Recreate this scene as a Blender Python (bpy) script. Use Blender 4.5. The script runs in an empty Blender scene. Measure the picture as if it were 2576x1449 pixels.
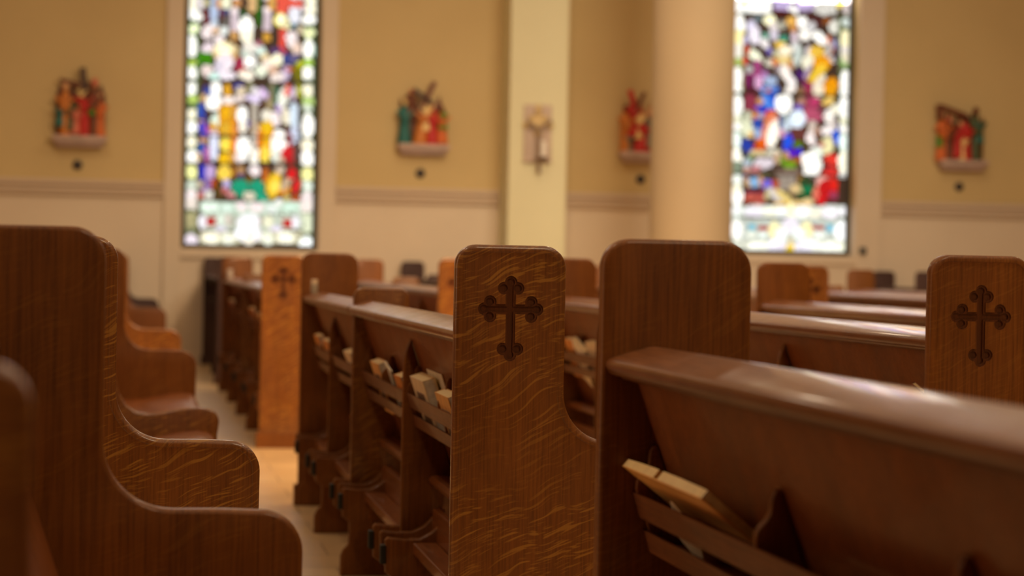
import bpy, bmesh, math, random
from mathutils import Vector, Matrix
random.seed(7)
C = bpy.context.scene.collection

# ------------------------------------------------------------------ camera
F = 5200.0; W, H = 2576, 1449; CX, CY = W/2, H/2
EYE = 1.03
yc = Vector((335-CX, -(656-CY), F)).normalized()          # world +Y (along the pews) in camera axes (right, up, forward)
hp = Vector((1335-CX, -(676-CY), F)).normalized()
zc = yc.cross(hp).normalized()
if zc.y < 0: zc = -zc
xc = Vector((zc.y*yc.z-zc.z*yc.y, zc.z*yc.x-zc.x*yc.z, zc.x*yc.y-zc.y*yc.x))
if xc.x < 0: xc = -xc
def proj(X, Y, Z):
    p = xc*X + yc*Y + zc*(Z-EYE)
    return CX + F*p.x/p.z, CY - F*p.y/p.z
def px_on_y(x, y, Y):
    """world X, Z of the point of the plane Y=const seen at photo pixel x, y"""
    d = Vector((x-CX, -(y-CY), F))
    wx, wy, wz = d.dot(xc), d.dot(yc), d.dot(zc)
    t = Y/wy
    return wx*t, wz*t + EYE
def px_on_x(x, y, X):
    d = Vector((x-CX, -(y-CY), F))
    wx, wy, wz = d.dot(xc), d.dot(yc), d.dot(zc)
    t = X/wx
    return wy*t, wz*t + EYE

cd = bpy.data.cameras.new('camera'); cam = bpy.data.objects.new('camera', cd); C.objects.link(cam)
right = Vector((xc.x, yc.x, zc.x)); up = Vector((xc.y, yc.y, zc.y)); fwd = Vector((xc.z, yc.z, zc.z))
M = Matrix((right, up, -fwd)).transposed().to_4x4(); M.translation = Vector((0, 0, EYE))
cam.matrix_world = M
cd.sensor_width = 36; cd.lens = F/W*36; cd.clip_start = .05; cd.clip_end = 200
cd.dof.use_dof = True; cd.dof.focus_distance = 4.1; cd.dof.aperture_fstop = cd.lens/1000/0.0205
cd.dof.aperture_blades = 0
bpy.context.scene.camera = cam

# ------------------------------------------------------------------ helpers
def tag(o, label=None, cat=None, group=None, kind=None):
    if label: o['label'] = label
    if cat: o['category'] = cat
    if group: o['group'] = group
    if kind: o['kind'] = kind
    return o
def link(name, me, mat, parent=None, loc=None):
    o = bpy.data.objects.new(name, me); C.objects.link(o)
    if mat is not None: me.materials.clear(); me.materials.append(mat)
    if parent: o.parent = parent
    if loc: o.location = loc
    return o
def bm_obj(name, bm, mat, parent=None, loc=None, smooth=35):
    bmesh.ops.recalc_face_normals(bm, faces=bm.faces)
    me = bpy.data.meshes.new(name); bm.to_mesh(me); bm.free()
    if smooth:
        for p in me.polygons: p.use_smooth = True
        me.set_sharp_from_angle(angle=math.radians(smooth))
    return link(name, me, mat, parent, loc)
def empty(name, loc, rz=0):
    o = bpy.data.objects.new(name, None); C.objects.link(o); o.location = loc; o.rotation_euler = (0, 0, rz)
    o.empty_display_size = .1; return o
def box(bm, x0, x1, y0, y1, z0, z1, bev=0, seg=2):
    r = bmesh.ops.create_cube(bm, size=1)
    for v in r['verts']:
        v.co = Vector((x0+(v.co.x+.5)*(x1-x0), y0+(v.co.y+.5)*(y1-y0), z0+(v.co.z+.5)*(z1-z0)))
    if bev:
        es = list({e for v in r['verts'] for e in v.link_edges})
        bmesh.ops.bevel(bm, geom=es, offset=bev, segments=seg, profile=.5, affect='EDGES')
def copy_tree(o, parent=None):
    c = o.copy(); C.objects.link(c)
    if parent: c.parent = parent
    for ch in o.children: copy_tree(ch, c)
    return c
def arc(cx, cz, r, a0, a1, n=8):
    return [(cx+r*math.cos(math.radians(a0+(a1-a0)*i/n)), cz+r*math.sin(math.radians(a0+(a1-a0)*i/n))) for i in range(n+1)]
def area(pts): return .5*sum(pts[i][0]*pts[(i+1) % len(pts)][1]-pts[(i+1) % len(pts)][0]*pts[i][1] for i in range(len(pts)))
def inset(pts, d):
    n = len(pts); out = []; s = 1 if area(pts) > 0 else -1
    for i in range(n):
        a, b, c = pts[i-1], pts[i], pts[(i+1) % n]
        e1 = Vector((b[0]-a[0], b[1]-a[1])).normalized(); e2 = Vector((c[0]-b[0], c[1]-b[1])).normalized()
        n1 = Vector((-e1.y, e1.x))*s; n2 = Vector((-e2.y, e2.x))*s
        m = (n1+n2); L = m.length
        m = m/L if L > 1e-6 else n1
        k = 1/max(.5, m.dot(n1))
        out.append((b[0]+m.x*d*k, b[1]+m.y*d*k))
    return out
def prism(bm, pts, y0, y1, near=((.004, 0), (.0012, .0012), (0, .004)), far=((.004, 0), (.0012, .0012), (0, .004))):
    """solid of outline pts (x,z) from y0 to y1; near/far: (inset, depth) rings starting at each cap"""
    rings = [(i, y0+d) for i, d in near] + [(i, y1-d) for i, d in reversed(far)]
    prev = None; first = None
    for ins, y in rings:
        q = inset(pts, ins) if ins else pts
        vs = [bm.verts.new((p[0], y, p[1])) for p in q]
        if prev:
            for i in range(len(vs)):
                j = (i+1) % len(vs)
                bm.faces.new((prev[i], prev[j], vs[j], vs[i]))
        else: first = vs
        prev = vs
    bm.faces.new(list(reversed(first))); bm.faces.new(prev)
FLAT = ((0, 0),)
def lathe(bm, prof, n=16, cx=0, cy=0, sx=1, sy=1):
    prev = None
    for r, z in prof:
        vs = [bm.verts.new((cx+r*sx*math.cos(2*math.pi*i/n), cy+r*sy*math.sin(2*math.pi*i/n), z)) for i in range(n)]
        if prev:
            for i in range(n):
                j = (i+1) % n; bm.faces.new((prev[i], prev[j], vs[j], vs[i]))
        else: bm.faces.new(list(reversed(vs)))
        prev = vs
    bm.faces.new(prev)

# ------------------------------------------------------------------ materials
def lin(c):
    return tuple(((v/255)/12.92 if v/255 <= .04045 else ((v/255+.055)/1.055)**2.4) for v in c)
def new_mat(name):
    m = bpy.data.materials.new(name); m.use_nodes = True; nt = m.node_tree
    return m, nt, nt.nodes['Principled BSDF']
def ramp(nt, stops):
    r = nt.nodes.new('ShaderNodeValToRGB'); e = r.color_ramp.elements
    e[0].position, e[0].color = stops[0][0], (*stops[0][1], 1)
    e[1].position, e[1].color = stops[-1][0], (*stops[-1][1], 1)
    for p, c in stops[1:-1]:
        k = e.new(p); k.color = (*c, 1)
    return r
def noise(nt, vec, scale=1, detail=4, rough=.55, dist=0):
    n = nt.nodes.new('ShaderNodeTexNoise'); n.inputs['Scale'].default_value = scale
    n.inputs['Detail'].default_value = detail; n.inputs['Roughness'].default_value = rough; n.inputs['Distortion'].default_value = dist
    nt.links.new(vec, n.inputs['Vector']); return n.outputs['Fac']
def mapping(nt, vec, scale=(1, 1, 1), rot=(0, 0, 0)):
    m = nt.nodes.new('ShaderNodeMapping'); m.inputs['Scale'].default_value = scale; m.inputs['Rotation'].default_value = rot
    nt.links.new(vec, m.inputs['Vector']); return m.outputs['Vector']
def mathn(nt, op, a, b=None):
    n = nt.nodes.new('ShaderNodeMath'); n.operation = op
    for i, v in enumerate((a, b)):
        if v is None: continue
        if isinstance(v, (int, float)): n.inputs[i].default_value = v
        else: nt.links.new(v, n.inputs[i])
    return n.outputs[0]
def mixc(nt, fac, a, b, mode='MIX'):
    n = nt.nodes.new('ShaderNodeMix'); n.data_type = 'RGBA'; n.blend_type = mode
    if isinstance(fac, (int, float)): n.inputs[0].default_value = fac
    else: nt.links.new(fac, n.inputs[0])
    for i, v in ((6, a), (7, b)):
        if isinstance(v, tuple): n.inputs[i].default_value = (*v, 1)
        else: nt.links.new(v, n.inputs[i])
    return n.outputs[2]
def oak(name, axis='Z', dark=(.085, .024, .0035), light=(.26, .088, .012), fleck=(.46, .22, .035), flecks=1.0, rough=.42, tilt=22, coat=.40):
    m, nt, bsdf = new_mat(name)
    tc = nt.nodes.new('ShaderNodeTexCoord'); oi = nt.nodes.new('ShaderNodeObjectInfo')
    add = nt.nodes.new('ShaderNodeVectorMath'); add.operation = 'ADD'
    sc = nt.nodes.new('ShaderNodeVectorMath'); sc.operation = 'SCALE'; sc.inputs['Scale'].default_value = 37.0
    cmb = nt.nodes.new('ShaderNodeCombineXYZ')
    for i in range(3): nt.links.new(oi.outputs['Random'], cmb.inputs[i])
    nt.links.new(cmb.outputs[0], sc.inputs[0])
    nt.links.new(tc.outputs['Object'], add.inputs[0]); nt.links.new(sc.outputs[0], add.inputs[1])
    v = add.outputs[0]
    s = {'Z': (230, 230, 7), 'Y': (230, 7, 230), 'X': (7, 230, 230)}[axis]
    s2 = {'Z': (9, 9, 1.6), 'Y': (9, 1.6, 9), 'X': (1.6, 9, 9)}[axis]
    g = noise(nt, mapping(nt, v, s), 1, 3, .6)
    big = noise(nt, mapping(nt, v, s2), 1, 4, .6, .4)
    md_ = tuple(a*.42+b*.58 for a, b in zip(dark, light)); col = ramp(nt, [(.2, tuple((a+b)/2 for a, b in zip(dark, md_))), (.5, md_), (.8, light)])
    nt.links.new(big, col.inputs[0])
    gr = ramp(nt, [(.32, (.66, .62, .58)), (.6, (1.08, 1.08, 1.08))]); nt.links.new(g, gr.inputs[0])
    base = mixc(nt, 1.0, col.outputs[0], gr.outputs[0], 'MULTIPLY')
    if flecks:
        # ray flecks of quarter-sawn oak: short thin wavy streaks that cross the grain
        wob = noise(nt, mapping(nt, v, (5, 5, 5)), 1, 2)
        wv = nt.nodes.new('ShaderNodeVectorMath'); wv.operation = 'ADD'
        cw = nt.nodes.new('ShaderNodeCombineXYZ'); k = mathn(nt, 'MULTIPLY', wob, .16)
        nt.links.new(k, cw.inputs[0]); nt.links.new(k, cw.inputs[2])
        nt.links.new(v, wv.inputs[0]); nt.links.new(cw.outputs[0], wv.inputs[1])
        r = mapping(nt, wv.outputs[0], (1, 1, 1), (0, math.radians(tilt), 0))
        f1 = noise(nt, mapping(nt, r, (15, 15, 165)), 1, 1.5, .5)
        f2 = noise(nt, mapping(nt, r, (22, 22, 260)), 1, 1.5, .5)
        mk = noise(nt, mapping(nt, v, (4, 4, 3)), 1, 2)
        a = ramp(nt, [(.575, (0, 0, 0)), (.65, (1, 1, 1))]); nt.links.new(f1, a.inputs[0])
        b = ramp(nt, [(.60, (0, 0, 0)), (.70, (.7, .7, .7))]); nt.links.new(f2, b.inputs[0])
        mr = ramp(nt, [(.30, (.15, .15, .15)), (.55, (1, 1, 1))]); nt.links.new(mk, mr.inputs[0])
        ff = mathn(nt, 'MULTIPLY', mathn(nt, 'MAXIMUM', a.outputs[0], b.outputs[0]), mr.outputs[0])
        ff = mathn(nt, 'MULTIPLY', ff, .55*flecks)
        base = mixc(nt, ff, base, fleck)
    nt.links.new(base, bsdf.inputs['Base Color'])
    rr = noise(nt, mapping(nt, v, (9, 9, 9)), 1, 3)
    nt.links.new(mathn(nt, 'ADD', mathn(nt, 'MULTIPLY', rr, .22), rough-.11), bsdf.inputs['Roughness'])
    bsdf.inputs['Coat Weight'].default_value = coat; bsdf.inputs['Coat Roughness'].default_value = .08
    bp = nt.nodes.new('ShaderNodeBump'); bp.inputs['Strength'].default_value = .12; bp.inputs['Distance'].default_value = .002
    nt.links.new(g, bp.inputs['Height']); nt.links.new(bp.outputs[0], bsdf.inputs['Normal'])
    return m
def plain(name, c, rough=.6, var=.12, scale=8, metal=0, bump=0):
    m, nt, bsdf = new_mat(name)
    tc = nt.nodes.new('ShaderNodeTexCoord')
    n = noise(nt, tc.outputs['Object'], scale, 4)
    r = ramp(nt, [(.3, tuple(v*(1-var) for v in c)), (.7, tuple(v*(1+var) for v in c))]); nt.links.new(n, r.inputs[0])
    nt.links.new(r.outputs[0], bsdf.inputs['Base Color'])
    bsdf.inputs['Roughness'].default_value = rough; bsdf.inputs['Metallic'].default_value = metal
    if bump:
        bp = nt.nodes.new('ShaderNodeBump'); bp.inputs['Strength'].default_value = bump; bp.inputs['Distance'].default_value = .01
        nt.links.new(n, bp.inputs['Height']); nt.links.new(bp.outputs[0], bsdf.inputs['Normal'])
    return m
OAK = oak('oak_panel', 'Z')
OAK_PLAIN = oak('oak_plain', 'Z', flecks=.2, rough=.5, coat=.2)
OAK_PLAIN.node_tree.nodes['Principled BSDF'].inputs['Specular IOR Level'].default_value = .3
OAK_Y = oak('oak_long_grain', 'Y', flecks=0, dark=(.12, .032, .005), light=(.30, .088, .014), rough=.42)
OAK_BACK = oak('oak_back_boards', 'Z', flecks=0, dark=(.11, .028, .004), light=(.32, .090, .012), rough=.5, coat=.1)
OAK_RAIL = oak('oak_rail', 'Y', flecks=0, dark=(.11, .036, .011), light=(.26, .095, .03), rough=.38, coat=.3)
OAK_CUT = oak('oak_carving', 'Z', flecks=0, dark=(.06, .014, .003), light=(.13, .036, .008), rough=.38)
OAK_DARK = oak('oak_dark_stain', 'Z', flecks=0, dark=(.030, .013, .010), light=(.085, .034, .025), rough=.7, coat=0)  # same oak darkened: lack of light at the wall pews put into the colour
RUBBER = plain('black_rubber', (.012, .014, .012), .6)

# ------------------------------------------------------------------ pew parts
T = .035
AX = .542      # overall depth of a pew end
ZT, ZA = 1.08, .657
def end_outline():
    p = [(0, 0), (AX-.002, 0)]
    p += arc(AX-.062, ZA-.066, .064, 0, 90, 10)
    p += [(AX-.12, ZA), (.39, ZA)]
    p += arc(.242+.105, ZA+.105, .105, 270, 180, 12)
    p += [(.242, ZT-.16)]
    p += arc(.242-.05, ZT-.05, .05, 0, 90, 9)
    p += arc(.045, ZT-.045, .045, 90, 180, 9)
    p += [(0, .6)]
    # drop near-duplicates
    out = []
    for q in p:
        if not out or math.hypot(q[0]-out[-1][0], q[1]-out[-1][1]) > .002: out.append(q)
    return out
def cross_cutter(bm, x, z, s, r, bw, y0, y1):
    """budded cross: bars bw wide, three lobes radius r at each arm end"""
    def cyl(cx, cz, rr):
        c = bmesh.ops.create_cone(bm, cap_ends=True, segments=20, radius1=rr, radius2=rr, depth=y1-y0)
        for v in c['verts']: v.co = Vector((cx+v.co.x, (y0+y1)/2+v.co.z, cz+v.co.y))
    ends = [((1, 0), .052), ((-1, 0), .052), ((0, 1), .052), ((0, -1), .093)]
    lobes = []
    for (dx, dz), L in ends:
        L *= s
        cx, cz = x+dx*(L-.004), z+dz*(L-.004)
        lobes += [(cx+dx*.010, cz+dz*.010), (cx-dx*.003+dz*.0155, cz-dz*.003+dx*.0155), (cx-dx*.003-dz*.0155, cz-dz*.003-dx*.0155)]
    return lobes
def make_end_mesh(carved):
    bm = bmesh.new()
    o = end_outline()
    near = ((.0165, .0022), (.0150, .0008), (.0140, .0), (.009, 0), (.0045, .0012), (.0015, .004), (0, .008)) if carved else ((.008, 0), (.004, .0012), (.0012, .0036), (0, .007))
    prism(bm, o, 0, T, near, ((.008, 0), (.004, .0012), (.0012, .0036), (0, .007)))
    bmesh.ops.recalc_face_normals(bm, faces=bm.faces)
    me = bpy.data.meshes.new('end_panel'); bm.to_mesh(me); bm.free()
    if carved:
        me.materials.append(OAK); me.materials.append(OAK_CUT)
        tmp = bpy.data.objects.new('tmp', me); C.objects.link(tmp)
        cutters = []
        def cutter(build):
            b = bmesh.new(); build(b); bmesh.ops.recalc_face_normals(b, faces=b.faces)
            m2 = bpy.data.meshes.new('cut'); b.to_mesh(m2); b.free()
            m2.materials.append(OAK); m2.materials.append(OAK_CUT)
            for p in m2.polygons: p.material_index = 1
            c = bpy.data.objects.new('cut', m2); C.objects.link(c); cutters.append(c)
            md = tmp.modifiers.new('b', 'BOOLEAN'); md.operation = 'DIFFERENCE'; md.solver = 'EXACT'; md.object = c
        x0, z0 = .121, ZT-.138
        for r, bw, dep, off in ((.0137, .0105, .0058, 0), (.0088, .0062, .0105, 0)):
            b0 = bmesh.new(); L = cross_cutter(b0, x0, z0, 1, r, bw, -.01, dep); b0.free()
            for (cx, cz) in L:
                def f(b, cx=cx, cz=cz):
                    prism(b, [(cx+r*math.cos(6.2832*i/22+.05), cz+r*math.sin(6.2832*i/22+.05)) for i in range(22)], -.01, dep, ((0, 0),), ((0, 0),))
                cutter(f)
            cutter(lambda b: box(b, x0-.052, x0+.052, -.0101, dep+.0002, z0-bw, z0+bw))
            cutter(lambda b: box(b, x0-bw, x0+bw, -.0102, dep+.0006, z0-.093, z0+.052))
        dg = bpy.context.evaluated_depsgraph_get()
        me2 = bpy.data.meshes.new_from_object(tmp.evaluated_get(dg))
        for c in cutters: m2 = c.data; bpy.data.objects.remove(c); bpy.data.meshes.remove(m2)
        bpy.data.objects.remove(tmp)
        me = me2; me.name = 'end_panel'
    else: me.materials.append(OAK)
    for p in me.polygons: p.use_smooth = True
    me.set_sharp_from_angle(angle=math.radians(32))
    return me
END_CARVED = make_end_mesh(True)
END_PLAIN = make_end_mesh(False)
def flipped(me):
    m = me.copy(); m.materials[0] = OAK_PLAIN; bm = bmesh.new(); bm.from_mesh(m)
    for v in bm.verts: v.co.y = T - v.co.y
    bmesh.ops.reverse_faces(bm, faces=bm.faces); bm.to_mesh(m); bm.free()
    for p in m.polygons: p.use_smooth = True
    m.set_sharp_from_angle(angle=math.radians(32)); return m
END_FAR = flipped(END_CARVED)

def backx(z): return .0755 + (.802-z)*.338       # rear face of the reclined back
def plinth_mesh():
    bm = bmesh.new()
    for a, b, c, d, e, f in ((-.016, AX+.012, -.011, 0, 0, .088), (-.016, AX+.012, T, T+.011, 0, .088), (-.016, 0, 0, T, 0, .088), (AX-.002, AX+.012, 0, T, 0, .088)):
        box(bm, a, b, c, d, e, f, .003, 2)
    return bm
def simple(outline, y0, y1, name, rings=None):
    bm = bmesh.new()
    if rings is None: prism(bm, outline, y0, y1)
    else: prism(bm, outline, y0, y1, rings, rings)
    bmesh.ops.recalc_face_normals(bm, faces=bm.faces)
    me = bpy.data.meshes.new(name); bm.to_mesh(me); bm.free()
    for p in me.polygons: p.use_smooth = True
    me.set_sharp_from_angle(angle=math.radians(35)); return me
BR = ((.006, 0), (.003, .001), (.001, .003), (0, .006))
def divider_outline():
    p = [(.027, 0), (.50, 0), (.53, .10), (.548, .30), (.555, .46)]
    p += arc(.515, .505, .045, 0, 80, 7)
    p += [(.49, .552), (.44, .548), (.38, .535), (.33, .529), (.29, .537), (.258, .558), (.235, .60), (.222, .66), (.215, .75), (.213, .85)]
    p += arc(.213-.035, .957-.035, .035, 0, 90, 7) + arc(.027+.035, .957-.035, .035, 90, 180, 7)
    return p
DIVIDER = simple(divider_outline(), 0, T, 'divider', BR)
def gothic_outline():
    p = [(.045, .0), (.045, .74), (.0455, .765), (.048, .788), (.053, .808), (.059, .823), (.0665, .835)]
    p += [(backx(.82)-.001, .815), (backx(.5)-.001, .5), (backx(.44)-.001, .44), (.17, .40), (.155, .33), (.165, .26), (.168, .05), (.168, 0)]
    return p
GOTHIC = simple(gothic_outline(), 0, .026, 'support', BR)
def sbr_outline():
    b = lambda z: backx(z)-.0008
    return [(.0835, .6045), (.073, .64), (.0645, .66), (.0555, .69), (.0565, .703), (.062, .711), (.069, .718), (.0745, .728), (.0755, .738), (.0765, .748), (.081, .757), (.087, .7585), (b(.752), .752), (b(.66), .66), (b(.6045), .6045)]
SBR = simple(sbr_outline(), 0, .016, 'rack_bracket', ((.003, 0), (.001, .001), (0, .003)))
def kbracket_outline():
    # shaped foot of each upright: curved head that carries the kneeler, narrow waist, wide foot
    return [(-.004, 0), (-.004, .065), (.004, .085), (.022, .105), (.024, .17), (.018, .195), (0, .212), (-.012, .235), (-.015, .30), (-.008, .309), (.03, .304), (.075, .306), (.105, .320), (.13, .345), (.16, .365), (.165, .365), (.165, 0)]
KBR = simple(kbracket_outline(), 0, .028, 'foot_bracket', BR)
def kleg_outline():
    return [(-.012, .212), (-.014, .298), (-.006, .306), (.04, .300), (.08, .302), (.11, .318), (.135, .343), (.150, .350), (.152, .24), (.11, .206), (.05, .192), (.01, .196)]
KLEG = simple(kleg_outline(), 0, .026, 'kneeler_leg', BR)
def kpad():
    bm = bmesh.new(); box(bm, -.026, -.011, -.002, .028, .235, .286, .003, 2)
    me = bpy.data.meshes.new('rubber_foot'); bm.to_mesh(me); bm.free(); return me
KPAD = kpad()
_cache = {}
def long_mesh(name, outline, y0, y1, rings=None):
    key = (name, round(y0, 4), round(y1, 4))
    if key not in _cache: _cache[key] = simple(outline, y0, y1, name, rings or FLAT)
    return _cache[key]
ca, sa = math.cos(math.radians(17)), math.sin(math.radians(17))
def rp(u, v): return (.008+u*ca-v*sa, .889+u*sa+v*ca)
rail_o = [rp(.003, -.024), rp(-.001, -.020), rp(-.003, -.014), rp(-.003, -.006), rp(0, -.001), rp(.005, .0015), rp(.012, .0025), rp(.040, .003), rp(.070, .0025), rp(.078, .001), rp(.0825, -.003), rp(.084, -.010), rp(.0825, -.018), rp(.078, -.023),
          rp(.070, -.024), rp(.070, -.030), rp(.066, -.036), rp(.058, -.040), rp(.026, -.040), rp(.018, -.036), rp(.014, -.030), rp(.014, -.024)]
rail_o = list(reversed(rail_o))
seat_o = [(.135, .425), (.123, .434), (.120, .446), (.128, .456), (.145, .458), (.20, .452), (.26, .448), (.32, .452), (.38, .463), (.44, .474), (.49, .478), (.525, .472), (.540, .460), (.543, .446), (.537, .432), (.52, .425)]
seat_o = list(reversed(seat_o))
back_o = [(backx(.875), .875), (backx(.875)+.024, .875), (backx(.44)+.024, .44), (backx(.44), .44)]
def slatpoly(z1, z0, x1):
    x0 = x1+(z1-z0)*.338
    return [(x0, z0), (x0+.012, z0-.004), (x1+.012, z1-.004), (x1+.010, z1), (x1+.002, z1+.001)]
OAK_SLAT = oak('oak_rack_slats', 'Y', flecks=0, dark=(.08, .022, .004), light=(.22, .064, .012), rough=.5, coat=.1)
SL1 = slatpoly(.683, .645, .051); SL2 = slatpoly(.624, .592, .069)

def make_pew(L, stations, near='carved', wood=None, kneelers=True, rack=True, feet=True, brackets=None):
    """L: length between the outer faces of the ends; stations: (kind, y) uprights between"""
    root = empty('pew', (0, 0, 0))
    P = wood or OAK; PP = wood or OAK_PLAIN; LY = wood or OAK_Y; RL = wood or OAK_RAIL
    def part(name, me, mat, y=0, parent=None, keep=False):
        o = bpy.data.objects.new(name, me); C.objects.link(o); o.parent = parent or root; o.location = (0, y, 0)
        if not keep and mat and (not me.materials or me.materials[0] != mat) :
            if len(me.materials): 
                o.material_slots[0].link = 'OBJECT'; o.material_slots[0].material = mat
            else: me.materials.append(mat)
        return o
    em = END_PLAIN if near == 'plain' else END_CARVED
    a = part('end_panel', em, P if wood else None, 0)
    b = part('end_panel', END_FAR if near != 'plain' else END_PLAIN, P if wood else None, L-T)
    if feet:
        for e in (a, b):
            me = _cache.get('plinth')
            if me is None:
                bm = plinth_mesh(); me = bpy.data.meshes.new('plinth'); bm.to_mesh(me); bm.free(); _cache['plinth'] = me
            o = part('plinth', me, PP, 0, e)
    y0, y1 = T+.0005, L-T-.0005
    divs = [y for k, y in stations if k == 'divider']
    cuts = [y0] + [v for y in divs for v in (y-.0005, y+T+.0005)] + [y1]
    for i in range(0, len(cuts), 2):
        part('top_rail', long_mesh('top_rail', rail_o, cuts[i], cuts[i+1]), RL)
        part('backrest', long_mesh('backrest', back_o, cuts[i], cuts[i+1]), wood or OAK_BACK)
        part('seat', long_mesh('seat', seat_o, cuts[i], cuts[i+1]), LY)
    for k, y in stations:
        if k == 'divider': part('divider', DIVIDER, P, y)
        elif k == 'support': part('support', GOTHIC, PP, y)
    ups = [(0, T)] + [(y, T if k == 'divider' else .026 if k == 'support' else .016) for k, y in stations if k != 'bracket'] + [(L-T, T)]
    ups.sort()
    if rack:
        for i in range(len(ups)-1):
            s0, s1 = ups[i][0]+ups[i][1]+.001, ups[i+1][0]-.001
            ledge = [(.0835, .596), (backx(.596)-.001, .596), (backx(.604)-.001, .604), (.0835, .604)]
            r = part('book_rack', long_mesh('rack_ledge', ledge, s0, s1), LY)
            part('slat', long_mesh('rack_slat_top', SL1, s0, s1), wood or OAK_SLAT, 0, r)
            part('slat', long_mesh('rack_slat_low', SL2, s0, s1), wood or OAK_SLAT, 0, r)
            ys = [s1-.018, s0+.002] + ([(s0+s1)/2-.008] if s1-s0 > .8 else [])
            if i > 0: ys = ys[:1]+ys[2:]
            if brackets: ys = [b for b in brackets if s0 < b < s1-.015]
            for y in ys: part('rack_bracket', SBR, PP, y, r)
    if kneelers:
        for i, (y, w) in enumerate(ups):
            part('foot_bracket', KBR, PP, y+(w+.001 if i == 0 else -.029))
        for i in range(len(ups)-1):
            s0, s1 = ups[i][0]+ups[i][1]+.05, ups[i+1][0]-.05
            key = ('kn', round(s0, 3), round(s1, 3))
            if key not in _cache:
                bm = bmesh.new(); box(bm, .06, .125, s0, s1, .262, .292, .004, 2); box(bm, .1255, .147, s0, s1, .225, .372, .004, 2)
                me = bpy.data.meshes.new('kneeler'); bm.to_mesh(me); bm.free(); _cache[key] = me
            kn = part('kneeler', _cache[key], LY)
            for y in (s0+.07, s1-.10):
                part('leg', KLEG, PP, y, kn)
                part('rubber_foot', KPAD, RUBBER, y, kn)
    return root

LM = 4.5; LD = 5.15; LN = 3.28
qm = LM/4
stM = [('support', 1.24), ('divider', 2.47), ('support', 3.56)]
pewM = make_pew(LM, stM)
pewD = make_pew(LD, [('support', LD*.25), ('divider', LD*.5-.02), ('support', LD*.75)])
pewN = make_pew(LN, [('bracketless', .0)][:0] + [('divider', LN-1.64-T)], near='carved', brackets=(.1, .6, 1.15, 2.00, 2.60, 3.226))
pewW = make_pew(3.5, [('divider', 1.75)], near='carved', wood=OAK_DARK, rack=True, kneelers=False)
OAK_WALL = OAK_DARK

def place(o, x, y, label, group=None, rz=0, grp=None):
    o.location = (x, y, 0); o.rotation_euler = (0, 0, rz)
    tag(o, label, 'pew', group); return o
def dup(proto, first=[0]): return copy_tree(proto)
YN = 3.143+T      # near block: far ends' visible faces stand at 3.143
rM = -math.atan2(.03, 4.5)
G1 = 'oak pews of the block beyond the first aisle'; G2 = 'oak pews of the block beyond the wide centre aisle'
GN = 'oak pews of the nearest block'; GW = 'dark pews reaching the far wall'
PEWS = {}
PEWS['N2'] = place(pewN, .7207, YN-LN, 'large glossy brown pew in the right foreground with an open songbook in its back rack', GN)
PEWS['N1'] = place(dup(pewN), -.282, YN-LN, 'dark oak pew in the left foreground, plain tall end and curved armrest nearest the camera', GN)
PEWS['M2'] = place(pewM, .681, 4.38, 'oak pew with the sharply focused carved cross on its end at picture centre', G1, -math.atan2(.028, 4.5))
PEWS['M1'] = place(dup(pewM), -.273, 4.38, 'oak pew directly behind the left foreground pew, second armrest from the bottom left', G1)
PEWS['M3'] = place(dup(pewM), 1.757, 4.38, 'oak pew whose carved cross end is cut off by the right edge of the picture', G1)
PEWS['M4'] = place(dup(pewM), 2.735, 4.38, 'oak pew whose plain end rises under the right window, beside the tall foreground end', G1)
PEWS['D2'] = place(pewD, .705, 11.575, 'blurred orange-lit pew with a carved cross on its full-height end, past the wide aisle', G2)
PEWS['D1'] = place(dup(pewD), -.275, 11.575, 'blurred orange-brown armrest of a pew far up the left seat row', G2)
PEWS['D3'] = place(dup(pewD), 1.70, 11.575, 'blurred orange-lit pew whose end peeks out just left of the sharp central cross panel', G2, -math.atan2(.06, 5.1))
PEWS['D5'] = place(dup(pewD), 3.77, 11.575, 'blurred pew with cross end peeking out right of the plain end below the right window', G2)
PEWS['D6'] = place(dup(pewD), 4.80, 11.575, 'blurred pew seen as the topmost long rail left of the right-hand cross end', G2)
PEWS['D7'] = place(dup(pewD), 5.95, 11.575, 'blurred orange pew end standing alone right of and below the right window', G2)
YW = 21.15
np_ = [c for c in PEWS['M3'].children if c.name.startswith('end_panel') and c.location.y == 0][0]
np_.material_slots[0].link = 'OBJECT'; np_.material_slots[0].material = OAK_PLAIN
for i, (k, x, lab) in enumerate([('W2', .70, 'dark purple-brown seat end at the wall, below the left part of the left window'),
                  ('W1', -.285, 'dark low armrest farthest up the left seat row, against the pale wall'),
                  ('W4', 2.70, 'dark square-topped seat end standing alone against the wall, left of the central cross panel')]):
    PEWS[k] = place(pewW if i == 0 else dup(pewW), x, 17.55, lab, GW)

pewS = make_pew(1.25, [], near='plain', wood=OAK_DARK, rack=True, kneelers=False)
PEWS['W8'] = place(pewS, 7.78, 19.80, 'dark short pew by the wall, both ends showing left of the right-hand cross end', GW)

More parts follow.
